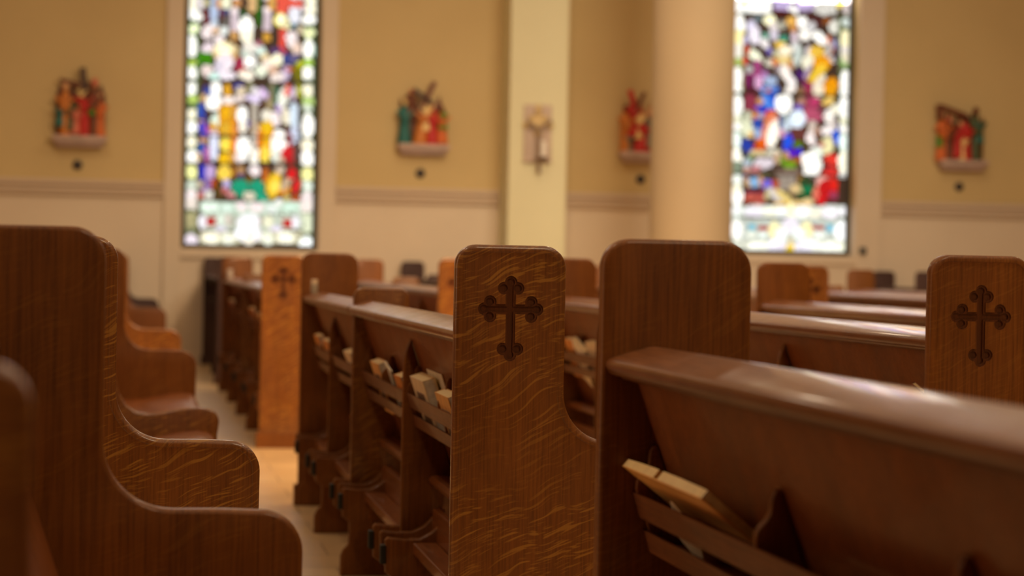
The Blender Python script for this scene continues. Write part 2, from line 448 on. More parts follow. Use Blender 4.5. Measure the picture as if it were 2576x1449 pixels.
# ------------------------------------------------------------------ room
def wallmat(name, c1, c2, bump=.05, brick=0):
    m, nt, bsdf = new_mat(name)
    tc = nt.nodes.new('ShaderNodeTexCoord')
    n = noise(nt, tc.outputs['Object'], .9, 5); r = ramp(nt, [(.3, c1), (.7, c2)]); nt.links.new(n, r.inputs[0])
    nt.links.new(r.outputs[0], bsdf.inputs['Base Color']); bsdf.inputs['Roughness'].default_value = .75
    n2 = noise(nt, tc.outputs['Object'], 30, 4)
    bp = nt.nodes.new('ShaderNodeBump'); bp.inputs['Strength'].default_value = bump; bp.inputs['Distance'].default_value = .01
    nt.links.new(n2, bp.inputs['Height']); nt.links.new(bp.outputs[0], bsdf.inputs['Normal'])
    return m
UPPER = wallmat('cream_upper_wall', (.58, .43, .20), (.63, .475, .225))
LOWER = wallmat('pale_lower_wall', (.68, .56, .42), (.74, .62, .47), .1)
PILA = wallmat('cream_pilaster', (.76, .72, .47), (.80, .76, .50))
COLM = wallmat('peach_column', (.52, .39, .235), (.56, .42, .25))
TRIM = wallmat('pale_trim', (.58, .46, .34), (.62, .49, .36))
def floor_mat():
    m, nt, bsdf = new_mat('tan_floor')
    tc = nt.nodes.new('ShaderNodeTexCoord')
    br = nt.nodes.new('ShaderNodeTexBrick'); br.inputs['Scale'].default_value = 1; br.offset = .5
    br.inputs['Brick Width'].default_value = 1.4; br.inputs['Row Height'].default_value = .305; br.inputs['Mortar Size'].default_value = .004
    br.inputs['Color1'].default_value = (.74, .53, .28, 1); br.inputs['Color2'].default_value = (.66, .45, .23, 1); br.inputs['Mortar'].default_value = (.40, .27, .14, 1)
    nt.links.new(tc.outputs['Object'], br.inputs['Vector'])
    n = noise(nt, tc.outputs['Object'], 3, 5); r = ramp(nt, [(.3, (.85, .85, .85)), (.7, (1.1, 1.1, 1.1))]); nt.links.new(n, r.inputs[0])
    nt.links.new(mixc(nt, 1, br.outputs['Color'], r.outputs[0], 'MULTIPLY'), bsdf.inputs['Base Color'])
    bsdf.inputs['Roughness'].default_value = .33
    return m
def struct(name, bm, mat, smooth=0, **k):
    o = bm_obj(name, bm, mat, smooth=smooth, **k); o['kind'] = 'structure'; return o
XL, XR, YB, ZC = -9, 16, -8, 8.5
bm = bmesh.new(); box(bm, XL, XR, YB, YW+.5, -.2, 0); struct('floor', bm, floor_mat())
bm = bmesh.new(); box(bm, XL, XR, YB, YW+.5, ZC, ZC+.2); struct('ceiling', bm, UPPER)
bm = bmesh.new(); box(bm, XL-.3, XL, YB, YW+.5, 0, ZC); struct('wall_left', bm, UPPER)
bm = bmesh.new(); box(bm, XR, XR+.3, YB, YW+.5, 0, ZC); struct('wall_right', bm, UPPER)
bm = bmesh.new(); box(bm, XL, XR, YB-.3, YB, 0, ZC); struct('wall_back', bm, UPPER)
# far wall with two window openings
def wx(x, y=300): return px_on_y(x, y, YW)[0]
def wz(x, y): return px_on_y(x, y, YW)[1]
WA = (wx(459, 400), wx(803, 400), wz(620, 627), 5.7)
WB = (wx(1838, 400), wx(2152, 400), wz(2000, 641), 5.7)
ZTR0, ZTR1 = wz(200, 491), wz(200, 451)
ZS = (ZTR0+ZTR1)/2
casA = (wx(414, 400), wx(845, 400)); casB = (wx(1795, 400), wx(2217, 400))
def wallbox(mat, name, z0, z1, lo):
    bm = bmesh.new(); y0, y1 = YW, YW+.45
    xs = [XL, WA[0], WA[1], WB[0], WB[1], XR]
    for i in (0, 2, 4): box(bm, xs[i], xs[i+1], y0, y1, z0, z1)
    for w in (WA, WB):
        if lo and w[2] > z0: box(bm, w[0], w[1], y0, y1, z0, min(z1, w[2]))
        if not lo: box(bm, w[0], w[1], y0, y1, w[3], z1)
    struct(name, bm, mat)
wallbox(LOWER, 'wall_far', 0, ZS, True)
wallbox(UPPER, 'wall_far_upper', ZS, ZC, False)
PX0, PX1 = px_on_y(1280, 400, YW-.55)[0], px_on_y(1425, 400, YW-.55)[0]
bm = bmesh.new(); box(bm, PX0, PX1, YW-.55, YW, 0, ZC); struct('pilaster', bm, PILA)
# chair rail: a cornice of two beads between the window casings and the pilaster
n = 0
for x0, x1 in ((XL, casA[0]), (casA[1], PX0), (PX1, casB[0]), (casB[1], XR)):
    bm = bmesh.new()
    box(bm, x0, x1, YW-.030, YW, ZTR0+.012, ZTR1-.02, .004)
    box(bm, x0, x1, YW-.060, YW, ZTR1-.055, ZTR1, .01); box(bm, x0, x1, YW-.05, YW, ZTR0+.045, ZTR0+.075, .008); box(bm, x0, x1, YW-.04, YW, ZTR0, ZTR0+.02, .006)
    n += 1; struct('trim_%d' % n, bm, TRIM)
# window casings: flat bands either side and below
for cas, w in ((casA, WA), (casB, WB)):
    bm = bmesh.new()
    box(bm, cas[0], w[0]-.01, YW-.035, YW, 0, w[3]+.3, .006); box(bm, w[1]+.01, cas[1], YW-.035, YW, 0, w[3]+.3, .006)
    box(bm, w[0]-.01, w[1]+.01, YW-.035, YW, w[2]-.10, w[2]-.012, .006); box(bm, w[0]-.01, w[1]+.01, YW-.035, YW, w[3]+.01, w[3]+.3, .006)
    n += 1; struct('trim_%d' % n, bm, LOWER)
# round column in the side aisle
bm = bmesh.new(); cxx = px_on_y(1740, 400, 18.6)[0]
lathe(bm, [(.50, 0), (.50, .12), (.46, .15), (.46, .2), (.40, .26), (.383, .32), (.381, 3), (.375, ZC)], 64, cxx, 18.6)
struct('column', bm, COLM, 30)

# ------------------------------------------------------------------ stained glass
def Wt(c, k=1.0): return tuple(v*k for v in lin(c))
WH = (255, 253, 245); CRM = (250, 243, 215); PINKW = (243, 228, 226); MINT = (215, 240, 222); GRN = (60, 150, 20); DG = (15, 80, 35)
GOLD = (255, 190, 10); LGOLD = (255, 222, 90); ORG = (250, 150, 0); BLU = (40, 80, 190); LBL = (190, 208, 238); PUR = (90, 80, 200); LPU = (212, 190, 232)
RED = (215, 25, 35); CORAL = (250, 95, 75); BRN = (70, 48, 36); TAN = (222, 178, 120); MAR = (110, 30, 40); TEAL = (0, 165, 125); OLV = (150, 150, 0); GRY = (190, 185, 178)
def zc1(ox, oy, s, L): return [(k, ox+a/s, oy+b/s, c/s, d/s, rot, col) for k, a, b, c, d, rot, col in L]
A1 = [('r', 270, 720, 100, 720, 0, (80, 110, 60)), ('e', 210, 110, 90, 120, 10, CRM), ('e', 370, 100, 70, 85, 0, (225, 215, 215)), ('e', 280, 260, 150, 90, -20, WH), ('e', 250, 500, 100, 80, 0, (245, 255, 205)), ('e', 235, 800, 85, 190, 0, WH), ('e', 230, 1090, 90, 60, 0, (190, 220, 90)), ('e', 225, 1270, 90, 120, 0, WH),
 ('e', 140, 215, 30, 40, 0, GOLD), ('r', 480, 60, 60, 50, 0, (215, 205, 150)), ('r', 470, 290, 55, 130, 8, MAR), ('e', 610, 210, 85, 150, 0, LBL), ('e', 620, 420, 75, 90, 0, (205, 220, 235)), ('r', 750, 240, 45, 90, 10, MAR), ('e', 820, 210, 60, 55, 0, (70, 85, 130)), ('e', 820, 340, 70, 60, 0, (110, 105, 100)),
 ('e', 820, 90, 90, 75, 0, (240, 238, 205)), ('e', 1010, 75, 80, 50, 0, (215, 150, 90)), ('r', 690, 90, 30, 40, 0, (235, 160, 90)), ('r', 1120, 330, 70, 170, 0, (25, 75, 25)), ('r', 1390, 260, 50, 200, 0, (0, 105, 5)), ('e', 1275, 130, 80, 95, 0, (235, 190, 130)), ('r', 1270, 330, 45, 110, 0, (90, 65, 25)),
 ('e', 970, 210, 85, 90, 0, PINKW), ('r', 965, 370, 60, 160, 0, (225, 205, 212)), ('e', 960, 620, 70, 90, 0, (220, 165, 95)), ('e', 1535, 200, 85, 90, 0, PINKW), ('r', 1535, 370, 60, 160, 0, (225, 205, 212)), ('e', 1520, 640, 75, 90, 0, (230, 170, 60)), ('r', 960, 760, 50, 60, 0, (110, 65, 25)),
 ('e', 1170, 470, 130, 190, 0, WH), ('e', 1190, 640, 110, 130, 0, CRM), ('e', 1240, 820, 130, 100, 0, (235, 228, 215)), ('e', 1620, 100, 70, 80, 0, (235, 175, 90)),
 ('r', 1930, 90, 230, 30, 0, (245, 90, 70)), ('e', 1800, 170, 110, 70, 0, CORAL), ('e', 2010, 260, 110, 150, 0, (232, 232, 240)), ('e', 1770, 350, 120, 120, 0, (255, 235, 120)), ('e', 1790, 350, 80, 85, 0, (255, 255, 220)), ('e', 1860, 430, 90, 80, 0, (235, 225, 170)), ('e', 2000, 440, 70, 40, 0, (70, 130, 150)),
 ('r', 1800, 680, 60, 160, -3, (245, 80, 65)), ('e', 1960, 680, 100, 150, 0, PINKW), ('e', 2050, 840, 90, 110, 0, (240, 210, 190)), ('e', 2100, 520, 60, 80, 0, (220, 200, 165)), ('e', 1700, 890, 100, 70, 0, (95, 60, 120)), ('e', 1810, 890, 60, 80, 0, (190, 70, 90)),
 ('e', 500, 550, 100, 140, -20, PINKW), ('e', 500, 840, 100, 110, 0, (240, 222, 228)), ('e', 640, 540, 70, 70, 0, (240, 200, 165)), ('e', 790, 530, 85, 85, 0, (225, 230, 225)), ('e', 690, 690, 90, 80, 0, PINKW), ('r', 460, 1020, 100, 110, 0, (60, 145, 0)), ('r', 440, 1130, 60, 60, 0, (40, 90, 0)),
 ('e', 810, 900, 230, 180, 0, (240, 215, 160)), ('e', 780, 850, 150, 90, -8, (255, 250, 205)), ('e', 980, 980, 60, 90, 0, (225, 180, 120)), ('e', 800, 1080, 150, 150, 0, (238, 225, 232)), ('e', 700, 1170, 90, 110, 0, (225, 215, 228)), ('r', 1060, 1130, 90, 110, 0, (165, 35, 75)), ('e', 1110, 1190, 50, 50, 0, (210, 60, 50)),
 ('e', 1230, 1060, 110, 120, 0, WH), ('e', 1160, 940, 90, 70, 0, (205, 215, 200)), ('e', 1420, 890, 90, 85, 0, (215, 235, 222)), ('e', 1390, 760, 60, 50, 0, (190, 110, 130)), ('e', 1500, 1010, 80, 100, 0, (235, 210, 160)), ('e', 1705, 1040, 100, 105, 0, (250, 245, 210)), ('e', 1430, 1230, 110, 110, 0, (235, 240, 215)), ('e', 1550, 1120, 100, 90, 0, (245, 228, 210)), ('e', 1170, 1300, 140, 90, -15, (245, 235, 215)), ('e', 840, 1310, 150, 80, 0, (240, 230, 238)),
 ('r', 1950, 1020, 150, 90, 0, (60, 70, 140)), ('e', 2000, 1010, 50, 60, 0, (120, 105, 135)), ('e', 1850, 1290, 80, 160, -25, (215, 192, 225)), ('r', 2080, 1250, 90, 150, 0, (125, 120, 0)), ('e', 2110, 1120, 60, 60, 0, (205, 205, 0)), ('e', 1935, 1210, 60, 50, 0, (200, 85, 50)), ('e', 1700, 1340, 130, 80, 10, (240, 225, 215)), ('e', 1640, 1210, 90, 80, 30, (235, 190, 160)),
 ('e', 500, 1230, 110, 110, 0, (238, 218, 210)), ('e', 610, 1330, 90, 80, 0, (205, 240, 228)),
 ('r', 2280, 720, 110, 720, 0, (70, 95, 55)), ('e', 2290, 150, 110, 110, 0, CRM), ('e', 2170, 150, 50, 60, 0, (230, 215, 215)), ('e', 2260, 340, 120, 85, 0, WH), ('e', 2260, 570, 100, 90, 0, (240, 245, 185)), ('e', 2250, 850, 85, 170, 0, WH), ('e', 2240, 1080, 100, 70, 0, (185, 225, 90)), ('e', 2240, 1280, 90, 130, 0, WH), ('e', 2370, 870, 50, 110, 0, (170, 215, 190))]
A2 = [('r', 220, 720, 110, 720, 0, (95, 120, 70)), ('e', 230, 160, 85, 120, 0, WH), ('e', 230, 350, 100, 70, 0, (200, 228, 110)), ('r', 220, 600, 80, 80, 0, CRM), ('e', 215, 830, 95, 120, 0, WH), ('e', 215, 1090, 95, 110, 0, CRM), ('e', 215, 1330, 105, 110, 0, WH),
 ('e', 480, 190, 70, 80, 0, (60, 70, 150)), ('e', 540, 230, 70, 70, 45, (40, 85, 180)), ('e', 640, 160, 95, 120, 0, WH), ('e', 600, 410, 135, 130, 0, WH), ('e', 430, 320, 60, 80, 0, (225, 185, 130)), ('r', 400, 550, 55, 120, 0, BLU), ('r', 400, 700, 60, 60, 0, (50, 50, 150)), ('e', 380, 740, 50, 50, 0, (215, 165, 90)),
 ('r', 430, 880, 80, 140, 15, (85, 70, 195)), ('e', 640, 710, 90, 140, -30, (222, 240, 222)), ('e', 590, 820, 60, 80, 0, (255, 185, 20)), ('e', 500, 850, 30, 110, 15, (215, 100, 170)), ('e', 610, 1150, 90, 260, 0, (222, 226, 246)), ('e', 610, 940, 70, 60, 0, (225, 210, 225)), ('e', 430, 1060, 70, 60, 0, (215, 160, 90)), ('r', 400, 1230, 60, 130, -12, (35, 90, 190)), ('e', 490, 1300, 50, 150, 0, (200, 110, 170)), ('e', 350, 1340, 50, 90, 0, (225, 180, 120)),
 ('r', 850, 700, 160, 260, 0, (235, 160, 20)), ('e', 850, 190, 70, 110, 0, (240, 175, 40)), ('r', 820, 560, 60, 110, 0, (255, 190, 10)), ('r', 950, 560, 50, 110, 0, (225, 160, 60)), ('e', 810, 840, 100, 110, 0, (240, 185, 50)), ('r', 950, 870, 55, 200, 0, (250, 160, 0)), ('e', 810, 1130, 110, 120, 0, (255, 225, 80)), ('r', 950, 1130, 55, 150, 0, (245, 130, 0)), ('e', 800, 1370, 110, 100, 0, (255, 200, 10)), ('e', 930, 1340, 70, 110, 0, (225, 160, 60)), ('r', 1000, 1000, 20, 250, 0, (240, 150, 90)),
 ('e', 1040, 120, 90, 60, 0, (60, 70, 160)), ('e', 1080, 200, 90, 80, 0, (230, 210, 175)), ('e', 850, 360, 120, 85, -8, (245, 230, 222)), ('e', 1050, 330, 90, 80, 0, (235, 215, 205)), ('e', 1250, 150, 60, 120, 10, (140, 140, 95)), ('e', 1370, 230, 150, 60, -38, (235, 225, 232)), ('e', 1330, 340, 190, 70, -18, (232, 215, 246)), ('e', 1470, 240, 60, 110, 20, (225, 195, 235)),
 ('r', 1450, 420, 60, 90, 0, (80, 50, 35)), ('r', 1600, 220, 45, 160, 3, (150, 125, 95)), ('r', 1690, 280, 45, 190, 0, (5, 110, 80)), ('r', 1560, 150, 20, 120, 0, (20, 100, 70)), ('r', 1580, 430, 60, 90, 0, (170, 150, 110)),
 ('e', 1100, 620, 90, 160, 0, WH), ('e', 1110, 820, 75, 100, 0, (245, 235, 215)), ('e', 1110, 1200, 125, 230, -4, WH), ('e', 1040, 1350, 70, 100, 0, PINKW), ('r', 1310, 700, 65, 280, 0, (200, 188, 170)), ('r', 1320, 850, 60, 120, 0, (205, 180, 150)), ('r', 1300, 1150, 65, 200, 0, (215, 205, 190)), ('r', 1310, 1340, 75, 120, 0, (245, 240, 225)), ('r', 1210, 770, 25, 60, 0, (80, 70, 160)),
 ('e', 1520, 620, 90, 110, 0, (238, 230, 210)), ('r', 1510, 1050, 120, 300, 0, (245, 150, 5)), ('e', 1530, 830, 100, 120, 0, (250, 200, 20)), ('e', 1540, 1060, 70, 100, 0, (255, 195, 10)), ('e', 1500, 1300, 85, 150, 0, (255, 222, 80)), ('r', 1400, 1040, 40, 120, 0, (240, 130, 10)),
 ('e', 1820, 300, 90, 200, -18, (240, 240, 225)), ('e', 1890, 180, 50, 110, -15, (250, 85, 55)), ('e', 1740, 510, 50, 100, 22, (205, 175, 225)), ('e', 1680, 680, 80, 130, 10, PINKW), ('e', 1870, 650, 90, 160, 20, (238, 228, 200)), ('e', 1740, 1120, 150, 250, 0, WH), ('e', 1720, 1330, 110, 120, 0, (230, 235, 220)),
 ('e', 1990, 240, 60, 110, 0, (220, 195, 220)), ('e', 2000, 620, 80, 230, 0, (212, 228, 242)), ('e', 2000, 990, 85, 180, 0, (210, 218, 240)), ('r', 2090, 200, 40, 110, 0, (185, 185, 20)), ('r', 1890, 990, 30, 100, 0, (120, 20, 25)), ('e', 1880, 1270, 100, 130, -20, (225, 20, 35)), ('r', 1930, 1080, 30, 110, -12, (180, 20, 30)), ('r', 1930, 1400, 70, 60, 0, (185, 15, 30)), ('e', 1770, 1390, 60, 60, 0, (220, 190, 160)), ('r', 2060, 1270, 70, 160, 0, (95, 65, 60)),
 ('r', 2250, 720, 110, 720, 0, (80, 100, 60)), ('e', 2240, 190, 90, 120, 0, CRM), ('e', 2250, 380, 110, 90, 0, (195, 225, 130)), ('e', 2230, 500, 80, 60, 0, (225, 235, 215)), ('e', 2240, 800, 100, 230, 0, WH), ('e', 2230, 1140, 100, 130, 0, CRM), ('e', 2230, 1350, 110, 110, 0, WH)]
A3 = [('r', 190, 640, 100, 680, 0, (120, 125, 90)), ('e', 190, 10, 90, 60, 0, WH), ('e', 185, 190, 95, 100, 0, (245, 245, 165)), ('e', 190, 400, 80, 80, 0, (215, 225, 205)), ('e', 190, 540, 90, 80, 0, PINKW), ('r', 180, 690, 100, 80, 0, (238, 225, 212)), ('r', 180, 930, 80, 120, 0, (190, 180, 130)), ('e', 180, 1230, 95, 95, 0, (238, 225, 235)),
 ('e', 350, 190, 55, 130, 0, (15, 35, 195)), ('e', 470, 190, 75, 120, 0, (212, 180, 232)), ('e', 440, 370, 50, 90, 20, (150, 115, 180)), ('e', 390, 480, 60, 50, 0, (190, 150, 200)), ('e', 330, 560, 50, 60, 0, (225, 130, 115)), ('e', 450, 550, 70, 80, 0, (222, 218, 205)), ('e', 540, 380, 60, 80, 0, (190, 75, 15)), ('r', 620, 480, 80, 110, 0, (85, 65, 15)), ('e', 320, 380, 50, 70, 0, (205, 185, 160)),
 ('e', 690, 210, 105, 120, 0, (255, 215, 80)), ('r', 830, 190, 40, 80, 0, (190, 120, 25)), ('e', 725, 380, 60, 80, 0, (198, 185, 232)), ('e', 690, 470, 60, 50, 30, (205, 110, 105)), ('e', 810, 520, 85, 60, 25, (225, 145, 145)), ('r', 940, 160, 50, 50, 0, (200, 150, 100)), ('r', 935, 250, 45, 40, 0, (85, 70, 130)), ('e', 1150, 180, 90, 75, 0, PINKW), ('r', 1080, 320, 60, 50, 0, (115, 80, 0)),
 ('e', 930, 430, 130, 130, -45, TEAL), ('e', 1190, 430, 110, 130, 40, TEAL), ('r', 1040, 540, 160, 55, 0, (0, 150, 110)), ('e', 1260, 580, 100, 50, 10, (10, 175, 135)), ('e', 1065, 560, 100, 65, 0, (225, 215, 190)),
 ('r', 1310, 240, 50, 110, 0, (205, 105, 30)), ('e', 1440, 400, 110, 200, -12, (252, 200, 30)), ('e', 1460, 420, 70, 110, 0, (255, 228, 90)), ('e', 1590, 490, 110, 60, 20, (245, 155, 5)), ('e', 1540, 170, 70, 70, 0, (225, 200, 175)), ('e', 1630, 360, 60, 160, -32, (212, 180, 145)), ('e', 1715, 220, 75, 90, 0, (232, 15, 30)), ('e', 1780, 410, 55, 110, -20, (235, 25, 35)), ('e', 1770, 590, 80, 50, 20, (190, 80, 15)), ('e', 1640, 590, 60, 40, 0, (215, 195, 120)),
 ('r', 1090, 740, 770, 95, 0, (200, 222, 200)), ('e', 480, 730, 140, 70, 0, (228, 242, 228)), ('e', 730, 750, 90, 60, 0, (220, 240, 225)), ('e', 950, 720, 90, 80, 0, PINKW), ('e', 1180, 730, 110, 85, 0, PINKW), ('e', 1420, 760, 100, 60, 0, (228, 235, 228)), ('e', 1700, 730, 120, 70, 0, (210, 238, 218)), ('e', 1520, 660, 60, 55, 0, (240, 238, 230)),
 ('r', 1090, 960, 780, 120, 0, (205, 215, 195)), ('e', 360, 960, 60, 110, 0, (235, 232, 238)), ('r', 490, 950, 68, 68, 0, (200, 25, 25)), ('e', 640, 920, 60, 80, 0, (222, 235, 218)), ('e', 750, 930, 50, 90, 0, (225, 210, 195)), ('e', 640, 1070, 80, 60, 0, (225, 218, 235)), ('e', 1065, 960, 175, 130, 0, (246, 243, 248)), ('e', 1360, 950, 70, 90, 0, (240, 238, 205)), ('r', 1640, 970, 62, 65, 0, (205, 15, 20)), ('e', 1770, 960, 60, 100, 0, (238, 235, 242)), ('e', 1470, 1080, 90, 70, 0, (230, 222, 242)), ('r', 840, 940, 20, 100, 0, (150, 140, 120)), ('r', 1250, 940, 20, 90, 0, (180, 165, 145)),
 ('r', 1090, 1190, 780, 95, 0, (215, 210, 175)), ('e', 490, 1190, 130, 95, 0, (250, 245, 220)), ('e', 740, 1210, 100, 90, 0, (238, 240, 220)), ('e', 950, 1140, 110, 90, 0, (246, 248, 255)), ('e', 1170, 1150, 90, 95, 0, (242, 238, 245)), ('e', 1065, 1250, 80, 80, 0, (248, 240, 220)), ('e', 1350, 1210, 90, 100, 0, (238, 242, 222)), ('e', 1620, 1190, 130, 100, 0, (250, 248, 225)),
 ('r', 1960, 640, 100, 680, 0, (120, 130, 95)), ('e', 1950, 20, 95, 100, 0, WH), ('e', 1955, 230, 95, 100, 0, (248, 242, 160)), ('e', 1950, 410, 85, 85, 0, (228, 238, 222)), ('e', 1950, 570, 95, 75, 0, PINKW), ('r', 1950, 720, 100, 90, 0, (240, 228, 220)), ('r', 1960, 960, 80, 140, 0, (225, 232, 200)), ('e', 1940, 1270, 120, 90, 0, (250, 255, 252)), ('r', 2090, 680, 25, 700, 0, (50, 60, 40))]
B1 = [('r', 400, 120, 300, 110, 0, (235, 240, 232)), ('e', 180, 100, 90, 90, 0, WH), ('e', 280, 40, 60, 50, 0, (255, 235, 90)), ('e', 500, 110, 210, 110, 0, WH), ('e', 880, 100, 140, 80, 0, (205, 185, 230)), ('e', 1230, 100, 150, 80, 0, (205, 185, 230)), ('r', 1050, 15, 250, 20, 0, (215, 215, 195)), ('e', 1030, 170, 75, 80, 0, WH), ('r', 1560, 130, 170, 110, 0, (222, 218, 208)), ('e', 1780, 70, 60, 60, 0, (250, 220, 80)), ('e', 1900, 130, 80, 110, 0, (225, 210, 205)), ('r', 1710, 20, 30, 30, 0, (170, 60, 60)),
 ('r', 870, 220, 180, 60, 0, (80, 10, 15)), ('r', 1350, 320, 140, 110, 0, (85, 35, 35)), ('r', 170, 850, 90, 620, 0, (150, 150, 90)), ('e', 180, 400, 90, 170, 0, WH), ('r', 175, 580, 85, 110, 0, (255, 240, 170)), ('r', 160, 800, 70, 100, 0, (240, 235, 220)), ('e', 165, 980, 75, 60, 0, (185, 210, 110)), ('e', 155, 1220, 75, 160, 0, WH), ('e', 160, 1400, 75, 80, 0, WH),
 ('e', 380, 430, 80, 100, 0, (225, 218, 240)), ('e', 430, 560, 90, 150, 0, (238, 230, 240)), ('e', 290, 640, 50, 80, 0, (205, 195, 228)), ('e', 480, 300, 60, 50, 0, (110, 130, 135)), ('e', 670, 320, 95, 90, 0, (255, 250, 205)), ('e', 730, 420, 80, 80, 0, (235, 222, 215)), ('e', 860, 400, 70, 70, 0, (190, 185, 165)), ('e', 740, 560, 70, 90, 0, (222, 212, 225)), ('e', 600, 570, 70, 50, 0, (110, 170, 145)), ('e', 880, 610, 70, 60, 0, (60, 165, 135)),
 ('e', 1010, 340, 85, 90, 0, (250, 190, 90)), ('e', 1050, 460, 60, 80, 0, (220, 150, 80)), ('e', 1180, 350, 90, 110, 0, WH), ('e', 1330, 430, 70, 90, -20, (215, 212, 212)), ('e', 1230, 560, 90, 90, 0, (250, 245, 235)), ('e', 1060, 580, 60, 80, 0, (228, 205, 215)), ('e', 1080, 740, 80, 80, 0, (225, 225, 220)), ('e', 1110, 900, 70, 170, -15, (205, 215, 205)),
 ('e', 1570, 330, 60, 50, 0, (160, 85, 25)), ('e', 1700, 430, 90, 120, 0, (228, 225, 212)), ('e', 1470, 610, 150, 80, -40, WH), ('e', 1600, 620, 40, 70, 0, (225, 100, 15)), ('e', 1640, 760, 50, 110, -15, (205, 95, 30)), ('e', 1600, 800, 50, 170, -22, (205, 195, 185)), ('e', 1670, 950, 60, 60, 0, (220, 215, 210)), ('e', 1720, 700, 60, 90, 0, (150, 140, 180)), ('e', 1720, 880, 40, 120, 0, (85, 70, 80)),
 ('e', 840, 710, 90, 60, 0, (250, 205, 90)), ('e', 920, 800, 110, 80, 0, (248, 235, 205)), ('e', 590, 690, 70, 90, 30, (238, 230, 228)), ('e', 430, 880, 160, 70, -45, (240, 242, 212)), ('e', 310, 790, 40, 80, 20, (210, 10, 15)), ('e', 280, 960, 50, 70, 0, (225, 80, 65)), ('e', 670, 810, 50, 60, 0, (115, 100, 190)), ('e', 760, 850, 60, 60, 0, (215, 205, 160)), ('e', 900, 950, 140, 70, 0, (240, 212, 140)), ('e', 680, 1000, 80, 70, 0, (225, 215, 195)), ('e', 770, 1010, 50, 90, 30, (235, 120, 20)), ('e', 1000, 1020, 50, 90, 0, (205, 130, 60)),
 ('e', 1300, 800, 70, 70, 0, (232, 222, 225)), ('e', 1430, 830, 130, 100, -30, (250, 200, 70)), ('e', 1270, 980, 90, 120, -30, (238, 232, 205)), ('e', 1500, 1010, 140, 130, 20, (253, 165, 0)), ('e', 1420, 1180, 90, 210, -38, (250, 205, 60)), ('e', 1640, 1350, 110, 130, -20, (252, 160, 0)), ('e', 1430, 1330, 60, 190, -40, (240, 225, 200)), ('e', 1250, 1180, 30, 170, -30, (200, 170, 205)),
 ('r', 480, 1090, 60, 130, 0, (175, 70, 130)), ('r', 330, 1260, 70, 130, 0, (120, 25, 85)), ('e', 490, 1300, 70, 110, 0, (238, 180, 222)), ('e', 590, 1190, 60, 70, 0, (190, 130, 190)), ('e', 690, 1280, 100, 80, 0, (180, 200, 232)), ('r', 680, 1400, 130, 50, 0, (110, 150, 225)), ('e', 650, 1425, 40, 40, 0, (225, 120, 30)), ('e', 830, 1100, 80, 80, 0, (160, 145, 150)), ('e', 920, 1150, 80, 130, 20, (246, 235, 225)), ('e', 1010, 1330, 85, 130, 10, (240, 232, 228)), ('r', 1150, 1180, 60, 80, 0, (70, 20, 110)), ('r', 1200, 1330, 40, 110, 0, (110, 40, 90)), ('r', 1300, 1380, 60, 80, 0, (160, 40, 80)), ('e', 340, 1100, 60, 60, 0, (200, 195, 190)),
 ('r', 1880, 850, 120, 620, 0, (110, 120, 80)), ('e', 1900, 330, 100, 80, 0, (220, 230, 222)), ('r', 1900, 620, 100, 140, 0, (254, 244, 195)), ('r', 1880, 820, 70, 80, 0, (235, 225, 215)), ('e', 1880, 970, 100, 110, 0, (150, 190, 110)), ('e', 1870, 920, 60, 80, 0, (240, 228, 195)), ('e', 1870, 1300, 80, 190, 0, WH)]
